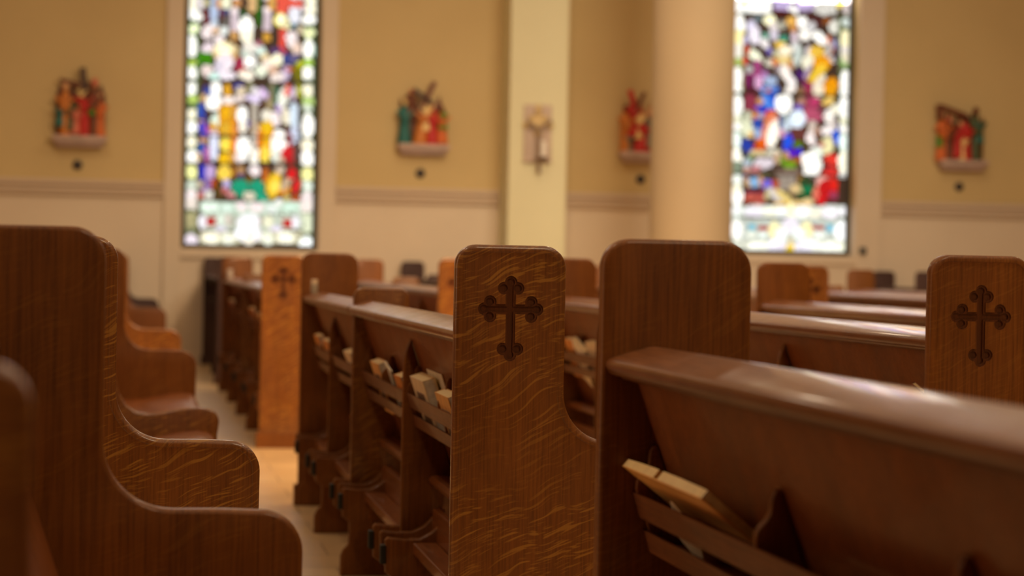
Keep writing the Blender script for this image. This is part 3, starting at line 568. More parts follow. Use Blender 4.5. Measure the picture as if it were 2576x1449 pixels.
B2 = [('r', 150, 720, 85, 720, 0, (110, 130, 100)), ('e', 155, 40, 70, 60, 0, WH), ('e', 160, 280, 80, 170, 0, WH), ('r', 150, 500, 70, 40, 0, (240, 238, 205)), ('e', 145, 620, 70, 60, 0, WH), ('e', 140, 820, 75, 130, 0, (240, 252, 242)), ('e', 140, 1150, 80, 200, 0, (255, 252, 235)), ('e', 140, 1410, 70, 50, 0, WH),
 ('r', 370, 60, 100, 60, 0, (90, 20, 40)), ('r', 370, 240, 90, 120, 0, (150, 50, 75)), ('e', 620, 60, 110, 60, 0, (110, 150, 225)), ('e', 650, 60, 45, 40, 0, (230, 130, 30)), ('e', 780, 60, 50, 60, 0, (50, 110, 215)), ('e', 640, 230, 130, 150, 20, (85, 150, 245)), ('e', 730, 200, 60, 150, 25, (20, 90, 225)), ('e', 560, 340, 110, 60, -20, (25, 50, 200)), ('e', 515, 220, 55, 60, 0, (222, 160, 105)), ('e', 480, 320, 40, 50, 0, (110, 90, 220)),
 ('e', 890, 260, 140, 150, 0, WH), ('e', 990, 50, 80, 80, 0, (240, 232, 222)), ('e', 1150, 50, 70, 50, 0, (150, 110, 75)), ('r', 1290, 60, 60, 60, 0, (160, 45, 75)), ('e', 1170, 220, 70, 60, 0, (190, 140, 115)), ('r', 1300, 260, 80, 120, 0, (165, 60, 90)), ('e', 1390, 230, 70, 80, 0, (200, 60, 110)), ('r', 1370, 440, 150, 100, 0, (195, 85, 115)), ('e', 1120, 310, 90, 50, 0, (125, 100, 190)), ('r', 1500, 350, 40, 100, 0, (120, 60, 70)),
 ('e', 1450, 70, 80, 100, -40, (240, 225, 195)), ('e', 1640, 60, 100, 80, 0, (252, 170, 10)), ('e', 1600, 220, 110, 70, 25, (245, 205, 110)), ('e', 1700, 350, 80, 90, 0, (238, 232, 205)), ('e', 1610, 460, 80, 110, 0, (245, 238, 228)), ('e', 1690, 560, 50, 60, 0, (215, 200, 190)),
 ('e', 320, 460, 75, 90, 0, (205, 205, 175)), ('e', 310, 650, 95, 150, 10, (228, 230, 195)), ('e', 450, 460, 50, 80, 0, (225, 130, 60)), ('e', 540, 450, 60, 60, 0, (190, 185, 215)), ('e', 480, 600, 80, 110, 15, (35, 75, 180)), ('e', 480, 750, 70, 110, 15, (160, 185, 225)), ('e', 370, 750, 45, 45, 0, (245, 180, 40)), ('e', 310, 920, 90, 120, 25, (30, 60, 170)),
 ('e', 690, 480, 110, 130, 0, (230, 85, 50)), ('e', 680, 680, 130, 270, -14, (245, 150, 110)), ('e', 720, 740, 95, 230, -16, (255, 248, 230)), ('e', 530, 900, 90, 110, 20, (242, 100, 15)), ('r', 470, 960, 60, 40, 0, (215, 60, 15)), ('e', 850, 530, 45, 130, -8, (55, 55, 130)), ('e', 1110, 500, 130, 150, 0, (225, 238, 250)), ('e', 950, 610, 85, 85, 0, (205, 220, 232)), ('e', 920, 480, 60, 60, 0, (175, 190, 190)),
 ('r', 1120, 740, 130, 90, 0, (110, 55, 50)), ('e', 1140, 900, 90, 50, 0, (90, 130, 20)), ('e', 950, 870, 75, 150, -8, (40, 70, 240)), ('e', 945, 860, 35, 90, -8, (10, 110, 255)), ('e', 1020, 1040, 110, 50, 15, (95, 15, 220)), ('e', 1150, 1020, 60, 60, 0, (50, 20, 225)), ('e', 870, 730, 60, 60, 0, (225, 165, 190)),
 ('e', 1350, 640, 80, 110, 0, (225, 205, 190)), ('e', 1310, 820, 80, 110, 0, (246, 232, 228)), ('e', 1600, 680, 120, 85, 0, (240, 230, 225)), ('r', 1430, 700, 50, 80, 0, (170, 120, 95)), ('r', 1730, 800, 50, 120, 12, (20, 95, 235)), ('e', 1770, 720, 30, 110, 0, (25, 90, 230)), ('e', 1570, 930, 115, 150, -28, (238, 228, 172)), ('e', 1480, 920, 60, 60, 0, (205, 100, 90)),
 ('r', 600, 1040, 240, 55, 0, (215, 200, 160)), ('e', 460, 1030, 100, 50, 0, (228, 205, 150)), ('e', 730, 1040, 110, 60, 0, (225, 218, 195)), ('e', 930, 1080, 60, 60, 0, (220, 170, 110)), ('e', 350, 1130, 60, 60, 0, (95, 135, 45)), ('e', 310, 1190, 60, 90, -15, (190, 205, 215)), ('e', 570, 1200, 160, 90, 0, (228, 215, 222)), ('e', 790, 1120, 60, 90, 20, (215, 175, 140)), ('r', 1080, 1140, 100, 50, 0, (170, 90, 50)), ('e', 990, 1230, 100, 80, 0, (120, 165, 30)), ('e', 860, 1150, 50, 60, 0, (120, 150, 40)), ('e', 310, 1310, 50, 60, 0, (225, 170, 150)), ('e', 440, 1310, 90, 60, 20, (205, 130, 130)),
 ('e', 1330, 1180, 150, 210, 22, (254, 250, 240)), ('e', 1440, 1030, 70, 120, 10, (230, 235, 222)), ('e', 1650, 1150, 110, 110, 0, (240, 60, 45)), ('e', 1620, 1370, 120, 100, 0, (225, 60, 55)), ('r', 1580, 1260, 60, 60, 0, (130, 25, 35)), ('r', 960, 1360, 200, 60, 0, (140, 115, 100)), ('r', 600, 1390, 90, 50, 0, (90, 90, 60)), ('r', 1240, 960, 60, 90, 0, (75, 60, 25)),
 ('r', 1880, 720, 110, 720, 0, (105, 125, 95)), ('e', 1870, 60, 80, 80, 0, WH), ('e', 1850, 320, 85, 170, 0, WH), ('r', 1870, 540, 90, 50, 0, (240, 238, 205)), ('e', 1860, 660, 80, 60, 0, (255, 250, 240)), ('e', 1850, 880, 85, 140, 0, (238, 252, 242)), ('e', 1850, 1180, 100, 170, 0, (255, 250, 225)), ('e', 1860, 1390, 100, 50, 0, (240, 238, 232)), ('r', 1990, 600, 25, 900, 0, (120, 140, 130))]
B3 = [('r', 150, 480, 85, 640, 0, (140, 155, 130)), ('e', 155, 130, 80, 75, 0, (240, 245, 235)), ('e', 150, 390, 90, 170, 0, WH), ('e', 150, 290, 85, 80, 0, CRM), ('e', 280, 130, 30, 60, 0, (45, 40, 150)), ('e', 330, 180, 60, 90, 25, (222, 180, 135)), ('e', 430, 180, 80, 90, 10, (140, 190, 235)), ('e', 540, 180, 45, 100, 15, (220, 160, 115)), ('e', 630, 210, 85, 80, 0, (120, 105, 225)), ('e', 780, 230, 65, 120, 32, (190, 80, 50)), ('r', 440, 320, 170, 40, 0, (85, 20, 60)), ('r', 430, 450, 180, 90, 0, (150, 60, 45)), ('e', 370, 410, 80, 70, 0, (205, 95, 80)), ('e', 520, 410, 50, 70, 0, (200, 85, 75)), ('e', 480, 530, 70, 40, 0, (225, 120, 110)), ('e', 640, 360, 50, 110, -12, (210, 195, 145)),
 ('r', 950, 170, 130, 130, 0, (165, 150, 135)), ('e', 1150, 150, 50, 110, 0, (175, 125, 60)), ('e', 820, 410, 190, 80, -38, (225, 215, 210)), ('e', 930, 440, 220, 70, -40, (240, 212, 130)), ('e', 1090, 290, 100, 80, -20, (232, 200, 140)), ('e', 860, 530, 140, 40, 0, (240, 190, 80)), ('e', 1270, 280, 90, 80, 0, (0, 130, 80)), ('r', 1210, 380, 120, 50, 0, (0, 85, 40)), ('r', 1230, 170, 90, 60, 0, (45, 75, 40)), ('e', 1120, 500, 90, 50, 0, (235, 200, 130)), ('e', 1280, 500, 80, 65, 0, (245, 210, 150)),
 ('e', 1330, 20, 130, 60, 0, WH), ('e', 1650, 20, 100, 70, 0, (235, 50, 45)), ('e', 1510, 200, 100, 140, 15, (252, 190, 175)), ('e', 1450, 380, 95, 150, 10, (248, 130, 105)), ('e', 1600, 330, 150, 200, 30, (205, 20, 25)), ('e', 1690, 220, 70, 100, 0, (240, 35, 25)), ('e', 1520, 480, 110, 70, -15, (225, 20, 30)), ('e', 1680, 400, 70, 70, 0, (170, 60, 90)), ('r', 1650, 500, 110, 50, 0, (90, 40, 40)),
 ('r', 1010, 640, 940, 90, 0, (222, 228, 218)), ('e', 150, 620, 80, 60, 0, (240, 242, 240)), ('e', 430, 650, 150, 85, 0, (240, 235, 244)), ('e', 680, 650, 130, 75, 0, (248, 248, 225)), ('e', 860, 660, 80, 80, 0, (246, 250, 246)), ('e', 1000, 620, 75, 100, 0, (252, 250, 200)), ('e', 1180, 650, 120, 90, 0, (248, 250, 242)), ('e', 1390, 680, 100, 90, 0, (242, 235, 212)), ('e', 1630, 670, 130, 90, 0, (245, 238, 246)), ('e', 1870, 640, 100, 70, 0, (248, 245, 250)),
 ('r', 1010, 930, 940, 180, 0, (205, 212, 200)), ('e', 150, 930, 90, 160, 0, WH), ('r', 380, 890, 60, 55, 0, (150, 220, 235)), ('r', 380, 890, 32, 30, 0, (0, 150, 205)), ('r', 590, 905, 100, 32, 0, (190, 60, 55)), ('e', 380, 1010, 80, 55, 0, (238, 242, 225)), ('e', 560, 1010, 70, 50, 0, (235, 245, 235)), ('e', 760, 960, 100, 160, 12, (250, 240, 180)), ('e', 1250, 960, 110, 160, -12, (250, 240, 180)), ('e', 1000, 860, 130, 130, 0, (238, 230, 240)), ('e', 860, 1010, 90, 90, 0, (246, 250, 246)), ('e', 1130, 1000, 100, 90, 0, (240, 248, 244)), ('r', 1430, 905, 100, 32, 0, (190, 60, 55)), ('r', 1620, 910, 60, 55, 0, (150, 220, 235)), ('r', 1620, 910, 32, 30, 0, (0, 150, 205)), ('e', 1460, 1020, 100, 60, 0, (238, 242, 232)), ('e', 1830, 960, 140, 160, 0, (254, 254, 255)),
 ('r', 1010, 1210, 940, 110, 0, (222, 224, 205)), ('e', 490, 1210, 160, 100, 0, (254, 254, 238)), ('e', 740, 1180, 95, 120, 0, (243, 238, 250)), ('e', 860, 1220, 80, 110, 0, (236, 228, 240)), ('e', 1000, 1240, 75, 85, 0, (255, 218, 60)), ('e', 1000, 1100, 40, 70, 0, (240, 215, 160)), ('e', 1150, 1220, 90, 110, 0, (240, 234, 245)), ('e', 1280, 1180, 80, 120, 0, (244, 240, 250)), ('e', 1410, 1210, 80, 110, 0, (250, 250, 236)), ('e', 1640, 1220, 160, 100, 0, (254, 254, 238)), ('e', 1880, 1230, 95, 110, 0, (250, 250, 225))]
def painter(shapes, bg):
    def col(px, py):
        c = bg
        for k, cx, cy, rx, ry, rot, cc in shapes:
            dx, dy = px-cx, py-cy
            if abs(dx) > rx+ry and abs(dy) > rx+ry: continue
            if rot:
                a = math.radians(-rot); dx, dy = dx*math.cos(a)+dy*math.sin(a), -dx*math.sin(a)+dy*math.cos(a)
            if k == 'e':
                if (dx/rx)**2+(dy/ry)**2 < 1: c = cc
            elif abs(dx) < rx and abs(dy) < ry: c = cc
        return c
    return col
def glass_mat():
    m, nt, bsdf = new_mat('lit_stained_glass')
    at = nt.nodes.new('ShaderNodeAttribute'); at.attribute_name = 'glass_colour'
    nt.links.new(at.outputs['Color'], bsdf.inputs['Emission Color']); bsdf.inputs['Emission Strength'].default_value = GLASS_E
    nt.links.new(mixc(nt, 1, at.outputs['Color'], (.05, .05, .05), 'MULTIPLY'), bsdf.inputs['Base Color']); bsdf.inputs['Roughness'].default_value = .5
    bsdf.inputs['Specular IOR Level'].default_value = .2
    return m
GLASS_E = 1.15
GM = None
LEAD = plain('lead_came', (.03, .03, .026), .5)
IRON = plain('window_iron', (.035, .03, .022), .5)
def window(num, w, shapes, label):
    global GM
    if GM is None: GM = glass_mat()
    yg = YW+.16
    fr = bmesh.new(); t = .048
    for b in ((w[0], w[0]+t, w[2], w[3]), (w[1]-t, w[1], w[2], w[3]), (w[0]+t, w[1]-t, w[2], w[2]+t), (w[0]+t, w[1]-t, w[3]-t, w[3])):
        box(fr, b[0], b[1], yg-.03, yg+.05, b[2], b[3], .004)
    fo = struct('window_%d' % num, fr, IRON)
    col = painter(shapes, BRN)
    x0, x1, z0, z1 = w[0]+t, w[1]-t, w[2]+t, w[3]-t
    nx = 62; nz = int(nx*(z1-z0)/(x1-x0)); rnd = random.Random(num)
    P = {}
    for i in range(nx+1):
        for j in range(nz+1):
            jx = 0 if i in (0, nx) else rnd.uniform(-.28, .28); jz = 0 if j in (0, nz) else rnd.uniform(-.28, .28)
            P[i, j] = (x0+(x1-x0)*(i+jx)/nx, z0+(z1-z0)*(j+jz)/nz)
    vs, fs, cs = [], [], []
    for i in range(nx):
        for j in range(nz):
            q = [P[i, j], P[i+1, j], P[i+1, j+1], P[i, j+1]]
            cx, cz = sum(a[0] for a in q)/4, sum(a[1] for a in q)/4
            px, py = proj(cx, yg, cz)
            if py < 8: py = 8+(8-py) % 560
            c = lin(col(px, py)); lum = .3*c[0]+.59*c[1]+.11*c[2]
            k = rnd.uniform(.82, 1.12) * (1+1.3*max(0, lum-.6)) * (7.0 if cz > 3.95 else 1)  # unseen upper panes glow extra, added for highlights on the varnished wood
            k0 = len(vs)
            for a in q: vs.append((cx+(a[0]-cx)*.9, yg, cz+(a[1]-cz)*.9))
            fs.append((k0, k0+1, k0+2, k0+3)); cs.append(tuple(v*k for v in c))
    me = bpy.data.meshes.new('glass'); me.from_pydata(vs, [], fs)
    at = me.attributes.new('glass_colour', 'FLOAT_COLOR', 'FACE')
    for i, c in enumerate(cs): at.data[i].color = (*c, 1)
    g = link('glass', me, GM, fo); g['label'] = label
    bm = bmesh.new(); box(bm, x0, x1, yg+.004, yg+.010, z0, z1)
    link_o = bm_obj('lead_came', bm, LEAD, fo, smooth=0)
    bm = bmesh.new()
    for py in SADDLE[num]:
        z = px_on_y(630 if num == 1 else 2000, py, yg)[1]; box(bm, x0, x1, yg-.02, yg-.002, z-.008, z+.008)
    for k in range(5):
        z = z1-.35-k*.62
        if z > 3.6: box(bm, x0, x1, yg-.02, yg-.002, z-.008, z+.008)
    bm_obj('saddle_bar', bm, IRON, fo, smooth=0)
SADDLE = {1: (206, 345, 414), 2: (40, 238, 440)}
window(1, WA, zc1(450, 0, 6.9, A1)+zc1(450, 200, 6.9, A2)+zc1(450, 400, 6.039, A3), 'stained glass of robed figures in gold, white and blue between pale borders')
window(2, WB, zc1(1830, 0, 6.3, B1)+zc1(1830, 220, 6.3, B2)+zc1(1830, 430, 6.3, B3), 'stained glass of figures in blue, red and orange between pale borders')

# ------------------------------------------------------------------ carved and painted wall reliefs
def pm(name, c, rough=.55): return plain(name, lin(c), rough, .15, 14)
PC = {k: pm('paint_'+k, c) for k, c in dict(red=(190, 28, 22), brown=(110, 58, 26), dark=(70, 45, 28), ochre=(200, 120, 45), teal=(30, 105, 100), green=(80, 140, 40), cream=(235, 205, 140), orange=(210, 105, 40), pink=(205, 110, 85), flesh=(226, 170, 120), grey=(120, 110, 90), moss=(70, 80, 45)).items()}
LEDGE = plain('pink_stone_ledge', (.50, .36, .30), .6)
def figure(root, x, z0, h, w, robe, head, lean=0, depth=.055, y=None, hood=None):
    yy = YW-.10 if y is None else y
    bm = bmesh.new()
    lathe(bm, [(.46, 0), (.50, .04), (.42, .22), (.34, .42), (.40, .60), (.44, .70), (.34, .79), (.14, .84), (.10, .87)], 14)
    for v in bm.verts:
        t = v.co.z; fold = 1+.08*math.sin(7*math.atan2(v.co.y, v.co.x))*(1-t)
        v.co = Vector((x+v.co.x*w*fold+lean*t*h, yy+v.co.y*depth*2*fold, z0+t*h))
    o = bm_obj('figure', bm, PC[robe], root, smooth=60)
    bm = bmesh.new(); bmesh.ops.create_uvsphere(bm, u_segments=14, v_segments=10, radius=.075*h)
    for v in bm.verts: v.co = Vector((x+lean*h*.95+v.co.x*.85, yy-.01+v.co.y*.9, z0+.925*h+v.co.z*1.15))
    bm_obj('head', bm, PC[head], o, smooth=60)
    for s in (-1, 1):      # arm folded across the robe
        bm = bmesh.new(); bmesh.ops.create_cone(bm, cap_ends=True, segments=8, radius1=.05*h, radius2=.028*h, depth=.34*h)
        bm.transform(Matrix.Translation((x+lean*h*.6+s*w*.22, yy-depth*.9, z0+.6*h)) @ Matrix.Rotation(s*math.radians(48), 4, 'Y'))
        bm_obj('sleeve', bm, PC[hood or robe], o, smooth=60)
def beam(root, a, b, t, mat, y=None):
    """timber of a cross between two wall points (x,z)"""
    yy = YW-.09 if y is None else y
    d = Vector((b[0]-a[0], 0, b[1]-a[1])); bm = bmesh.new(); box(bm, -t/2, t/2, -.022, .022, 0, d.length, .004)
    bm.transform(Matrix.Translation((a[0], yy, a[1])) @ Matrix.Rotation(math.atan2(d.x, d.z), 4, 'Y'))
    return bm_obj('cross_beam', bm, PC[mat], root, smooth=0)
def relief(x0, x1, yb, yt, label, figs, beams, ground):
    """px: left, right edge, base of figures, top"""
    c = px_on_y((x0+x1)/2, yb, YW)
    root = empty('wall_relief', (0, 0, 0)); tag(root, label, 'relief', 'painted carved reliefs on the far wall')
    X0, X1 = px_on_y(x0, yb, YW)[0], px_on_y(x1, yb, YW)[0]; ZB = c[1]; ppm = (x1-x0)/(X1-X0)
    bm = bmesh.new(); box(bm, X0-.02, X1+.02, YW-.17, YW, ZB-.062, ZB, .01); box(bm, X0+.01, X1-.01, YW-.13, YW, ZB-.11, ZB-.0625, .015)
    bm_obj('ledge', bm, LEDGE, root)
    bm = bmesh.new()
    hgt = (yb-yt)/ppm; n = 12
    pts = [(X0, ZB), (X1, ZB)] + [(X1-(X1-X0)*i/n, ZB+hgt*(.60+.13*math.sin(i*1.9+x0)+.10*math.sin(i/n*3.14))) for i in range(n+1)]
    prism(bm, pts, YW-.05, YW-.001); bm_obj('backing', bm, PC[ground], root)
    for (px, w, py0, py1, robe, head, lean) in figs:
        X, Z0 = px_on_y(px, py0, YW-.1); figure(root, X, Z0, (py0-py1)/ppm, w*1.2/ppm, robe, head, lean)
    for (ax, ay, bx, by, t, m) in beams: beam(root, px_on_y(ax, ay, YW-.13), px_on_y(bx, by, YW-.13), t/ppm, m, YW-.13)
    return root
relief(138, 264, 343, 165, 'painted relief left of the left window, central figure in white and red',
  [(163, 26, 343, 205, 'ochre', 'flesh', 0), (236, 30, 343, 195, 'brown', 'pink', 0), (250, 26, 343, 235, 'orange', 'flesh', 0), (152, 26, 318, 258, 'teal', 'flesh', 0), (176, 26, 330, 238, 'moss', 'brown', 0), (188, 30, 338, 262, 'pink', 'flesh', .05), (213, 28, 343, 205, 'red', 'brown', -.03), (205, 17, 280, 205, 'cream', 'flesh', 0), (232, 22, 290, 235, 'green', 'flesh', 0)],
  [(214, 245, 208, 170, 16, 'dark'), (150, 200, 205, 214, 10, 'brown')], 'brown')
relief(1003, 1122, 364, 208, 'painted relief between the left window and the pilaster, teal robe at its left',
  [(1017, 30, 362, 250, 'teal', 'cream', 0), (1030, 28, 300, 225, 'brown', 'pink', .05), (1056, 34, 364, 250, 'ochre', 'cream', .1), (1087, 34, 364, 262, 'red', 'flesh', -.02), (1110, 28, 362, 268, 'orange', 'brown', 0), (1112, 24, 326, 275, 'green', 'brown', 0), (1070, 24, 330, 250, 'cream', 'flesh', 0)],
  [(1046, 300, 1094, 206, 13, 'brown'), (1040, 224, 1088, 262, 11, 'dark')], 'brown')
relief(1558, 1680, 384, 232, 'painted relief half hidden behind the peach column, red robes and crossed timbers',
  [(1572, 24, 384, 268, 'ochre', 'brown', 0), (1588, 30, 344, 250, 'red', 'moss', .05), (1580, 26, 384, 330, 'grey', 'brown', 0), (1612, 40, 384, 290, 'red', 'flesh', .08), (1604, 24, 350, 275, 'cream', 'orange', .05), (1632, 26, 372, 278, 'grey', 'flesh', 0), (1655, 30, 384, 262, 'orange', 'flesh', 0)],
  [(1590, 300, 1622, 232, 9, 'brown'), (1584, 226, 1594, 262, 12, 'red')], 'ochre')
relief(2358, 2468, 404, 262, 'painted relief at far right, beyond the right window, red robe bent under a cross',
  [(2368, 26, 404, 290, 'orange', 'flesh', 0), (2385, 28, 404, 300, 'brown', 'pink', 0), (2364, 18, 370, 335, 'green', 'flesh', 0), (2404, 28, 398, 310, 'red', 'flesh', .12), (2428, 30, 404, 296, 'red', 'dark', 0), (2420, 20, 404, 330, 'cream', 'orange', 0), (2452, 26, 404, 278, 'moss', 'brown', 0), (2462, 22, 360, 300, 'teal', 'flesh', 0)],
  [(2366, 300, 2362, 262, 14, 'brown'), (2366, 268, 2432, 292, 12, 'brown')], 'brown')
for px, py, lab in ((195, 415, 'small round dark wall boss under the relief left of the left window'), (1057, 436, 'small round dark wall boss under the relief with the teal robe'),
                    (1611, 451, 'small round dark wall boss beside the peach column'), (2412, 470, 'small round dark wall boss under the relief at the far right')):
    X, Z = px_on_y(px, py, YW); bm = bmesh.new()
    lathe(bm, [(.050, 0), (.050, .012), (.036, .022), (.018, .026), (.004, .028)], 24)
    bm.transform(Matrix.Translation((X, YW, Z)) @ Matrix.Rotation(math.radians(90), 4, 'X'))
    tag(bm_obj('wall_boss', bm, plain('dark_bronze', (.04, .028, .02), .45)), lab, 'wall boss', 'round bosses below the reliefs')

# cross-shaped sconce with a candle on the pilaster
YP = YW-.55
GILT = plain('aged_gilt', (.62, .45, .20), .5, .25, 20, .1); IRN = plain('dark_sconce_metal', (.24, .15, .085), .5, .2, 20, .1)
def P_(x, y): return px_on_y(x, y, YP)
root = empty('wall_sconce', (0, 0, 0)); tag(root, 'gilt cross-shaped wall sconce with a white candle on a pale plaque on the pilaster', 'sconce')
a, b = P_(1315, 405), P_(1388, 265)
bm = bmesh.new(); box(bm, a[0], b[0], YP-.03, YP-.001, a[1], b[1], .008); box(bm, a[0]-.004, b[0]+.004, YP-.055, YP-.0305, a[1]-.012, a[1]+.02, .005)
bm_obj('plaque', bm, plain('pale_plaque', (.58, .45, .36), .7), root)
bm = bmesh.new(); c0 = P_(1352, 308)
for (dx, dz, rx, rz) in ((0, 0, .10, .075), (0, .12, .035, .06), (-.115, -.03, .045, .035), (.115, -.03, .045, .035), (-.055, .035, .05, .04), (.055, .035, .05, .04), (0, -.10, .045, .06)):
    s = bmesh.ops.create_uvsphere(bm, u_segments=16, v_segments=8, radius=1)
    for v in s['verts']: v.co = Vector((c0[0]+dx+v.co.x*rx, YP-.05+v.co.y*.022, c0[1]+dz+v.co.z*rz))
bm_obj('back_ornament', bm, GILT, root, smooth=60)
bm = bmesh.new()
def barp(bm, p, q, t, y):
    d = Vector((q[0]-p[0], 0, q[1]-p[1])); b = bmesh.new(); box(b, -t/2, t/2, -t/2, t/2, 0, d.length, .003)
    b.transform(Matrix.Translation((p[0], y, p[1])) @ Matrix.Rotation(math.atan2(d.x, d.z), 4, 'Y'))
    me = bpy.data.meshes.new('t'); b.to_mesh(me); b.free(); bm.from_mesh(me); bpy.data.meshes.remove(me)
barp(bm, P_(1352, 437), P_(1351, 325), .032, YP-.085); barp(bm, P_(1350, 327), P_(1322, 308), .034, YP-.08); barp(bm, P_(1352, 327), P_(1384, 306), .034, YP-.08); barp(bm, P_(1338, 402), P_(1372, 402), .03, YP-.085)
bm_obj('arm', bm, IRN, root, smooth=0)
bm = bmesh.new(); c = P_(1361, 397); lathe(bm, [(.05, -.02), (.055, 0), (.03, .004), (.028, .006)], 18, c[0], YP-.12)
for v in bm.verts: v.co.z += c[1]
bm_obj('drip_cup', bm, IRN, root)
bm = bmesh.new(); lathe(bm, [(.027, .007), (.027, .155), (.02, .162), (.004, .164)], 18, c[0], YP-.12)
for v in bm.verts: v.co.z += c[1]
bm_obj('candle', bm, plain('white_wax', (.95, .90, .80), .5, .03), root)

# small dark thing on the right window's sill
X, Z = px_on_y(2170, 640, YW-.05); bm = bmesh.new(); box(bm, X-.035, X+.035, YW-.075, YW-.036, Z, Z+.075, .01); box(bm, X-.02, X+.02, YW-.10, YW-.0755, Z+.02, Z+.055, .008)
tag(bm_obj('window_latch', bm, plain('dark_metal_box', (.03, .03, .025), .4)), 'small dark square fitting at the lower right corner of the right window', 'latch')

# ------------------------------------------------------------------ books and small things
def bookmat(name, c): return plain(name, lin(c), .5, .12, 30)
TANC = bookmat('tan_cover', (245, 188, 112)); CREAMC = bookmat('cream_cover', (252, 230, 188)); PALE = bookmat('pale_paper', (254, 246, 220)); GREYP = plain('page_edges', (.80, .74, .60), .8, .2, 60)
ORC = bookmat('orange_cover', (222, 140, 50)); PICT = bookmat('cover_picture', (120, 98, 78)); PAGE = bookmat('page_block', (255, 226, 165))
rec = math.atan(.338)
def local_y(pew, px, off=.05):
    """distance along a pew (from its near end) of the point of its back edge seen at px"""
    X = pew.location.x+off; Y = px_on_x(px, 900, X)[0]; return Y-pew.location.y
def book(pew, px0, px1, ztop, label, cover, h=.165, th=.028, picture=True, off=.0, tilt=0, group='service books in the pew racks', name='service_book'):
    """a book standing in a rack, cover towards the back of the pew; px0..px1 its extent in the photo"""
    X = pew.location.x+.05+off; rz = pew.rotation_euler.z
    yc_ = px_on_x((px0+px1)/2, 900, X)[0]
    X -= math.tan(rz)*(yc_-pew.location.y)
    y0 = px_on_x(px0, 900, X)[0]; y1 = px_on_x(px1, 900, X)[0]; w = abs(y0-y1); yc_ = (y0+y1)/2
    root = empty(name, (X, yc_, ztop)); tag(root, label, 'book', group)
    root.rotation_euler = (tilt, -rec, rz)
    bm = bmesh.new(); box(bm, .002, th-.002, -w/2+.004, w/2-.0, -h+.003, -.003); bm_obj('pages', bm, GREYP, root, smooth=0)
    bm = bmesh.new(); box(bm, 0, .002, -w/2, w/2, -h, 0); box(bm, th-.002, th, -w/2, w/2, -h, 0); box(bm, 0, th, w/2, w/2+.002, -h, 0)
    cv = bm_obj('cover', bm, cover, root, smooth=0)
    bm = bmesh.new(); box(bm, .0021, th-.0021, -w/2+.004, w/2-.002, -.0029, -.001); bm_obj('page_tops', bm, PAGE, root, smooth=0)
    if picture:
        bm = bmesh.new(); box(bm, -.001, -.0002, -w*.28, w*.28, -h*.82, -h*.24); bm_obj('cover_picture', bm, PICT, cv, smooth=0)
    return root
p = PEWS['M2']
book(p, 1031, 1064, .735, 'thick cream book with dark cover picture, in the rack left of the central cross panel', CREAMC, th=.034)
book(p, 1094, 1128, .722, 'orange-tan service book with picture, touching the left edge of the central cross panel', TANC, th=.03)
book(p, 1072, 1112, .757, 'pale blank booklet standing tall behind the cream book left of the central cross panel', PALE, th=.006, picture=False, off=.037, h=.17, name='booklet')
book(p, 930, 951, .728, 'tan book at the left end of the rack in front of the low rounded divider', TANC, th=.03)
book(p, 969, 980, .725, 'thin white leaflet leaning between the two tan books in the middle rack', PALE, th=.006, picture=False, off=.02, tilt=.25, name='leaflet')
book(p, 990, 1008, .719, 'orange book beside the pointed support, right end of the middle rack', ORC, th=.028)
book(p, 787, 800, .733, 'small orange book farthest left in the far rack of the central pew', ORC, th=.025)
book(p, 808, 824, .728, 'blurred orange book just left of the farthest pointed support', ORC, th=.025)
book(p, 862, 880, .722, 'blurred tan and white book right of the farthest pointed support', CREAMC, th=.03)
p = PEWS['M3']
book(p, 1416, 1437, .735, 'orange book peeping out right of the central cross panel', ORC, th=.025, picture=False)
book(p, 1441, 1464, .720, 'pale book leaning in the gap between the cross panel and tall plain end', PALE, th=.02, picture=False, tilt=.3)
book(p, 1470, 1497, .735, 'cream book touching the tall plain foreground end in the gap', CREAMC, th=.03, picture=False, off=.01)
book(p, 1912, 1968, .748, 'orange book top just showing above the foreground top rail', ORC, th=.02, picture=False)
book(p, 2296, 2322, .768, 'brown book corner poking above the foreground rail near the right cross end', bookmat('brown_cover', (140, 80, 50)), th=.012, picture=False, tilt=.35)
p = PEWS['D2']
book(p, 566, 580, .735, 'very blurred pinkish book in the leftmost far rack', bookmat('rose_cover', (190, 110, 80)), th=.03, picture=False)
book(p, 622, 634, .735, 'very blurred orange book left of the orange-lit cross end', ORC, th=.03, picture=False)
book(p, 640, 650, .72, 'very blurred tan book touching the left edge of the orange-lit cross end', TANC, th=.03, picture=False)

# open songbook lying aslant on the foreground rack
p = PEWS['N2']; Xb = p.location.x
ya = px_on_x(1547, 1160, Xb+.036)[0]; yb = px_on_x(1762, 1255, Xb+.036)[0]
zt = px_on_x(1655, 1210, Xb+.036)[1]
root = empty('open_songbook', (Xb+.036, (ya+yb)/2, zt)); tag(root, 'open tan songbook lying aslant in the foreground pew rack', 'book')
ang = math.atan2(.050, .062)
hw = (ya-yb)/2
def slab(bm, y0, y1, th0, th1, depth, n=6, base=0):
    """sheet block hanging from the top edge at the origin down a slope ang into the rack"""
    d = Vector((math.cos(ang), 0, -math.sin(ang))); nn = Vector((math.sin(ang), 0, math.cos(ang)))
    g = []
    for i in range(n+1):
        t = i/n; y = y0+(y1-y0)*t; th = th0+(th1-th0)*math.sin(t*math.pi*.5)
        g.append([Vector((0, y, 0))+nn*base, Vector((0, y, 0))+nn*(base+th), Vector((0, y, 0))+d*depth+nn*(base+th), Vector((0, y, 0))+d*depth+nn*base])
    V = [[bm.verts.new(q) for q in r] for r in g]
    for i in range(n):
        for k in range(4): bm.faces.new((V[i][k], V[i+1][k], V[i+1][(k+1) % 4], V[i][(k+1) % 4]))
    bm.faces.new(V[0][::-1]); bm.faces.new(V[-1])
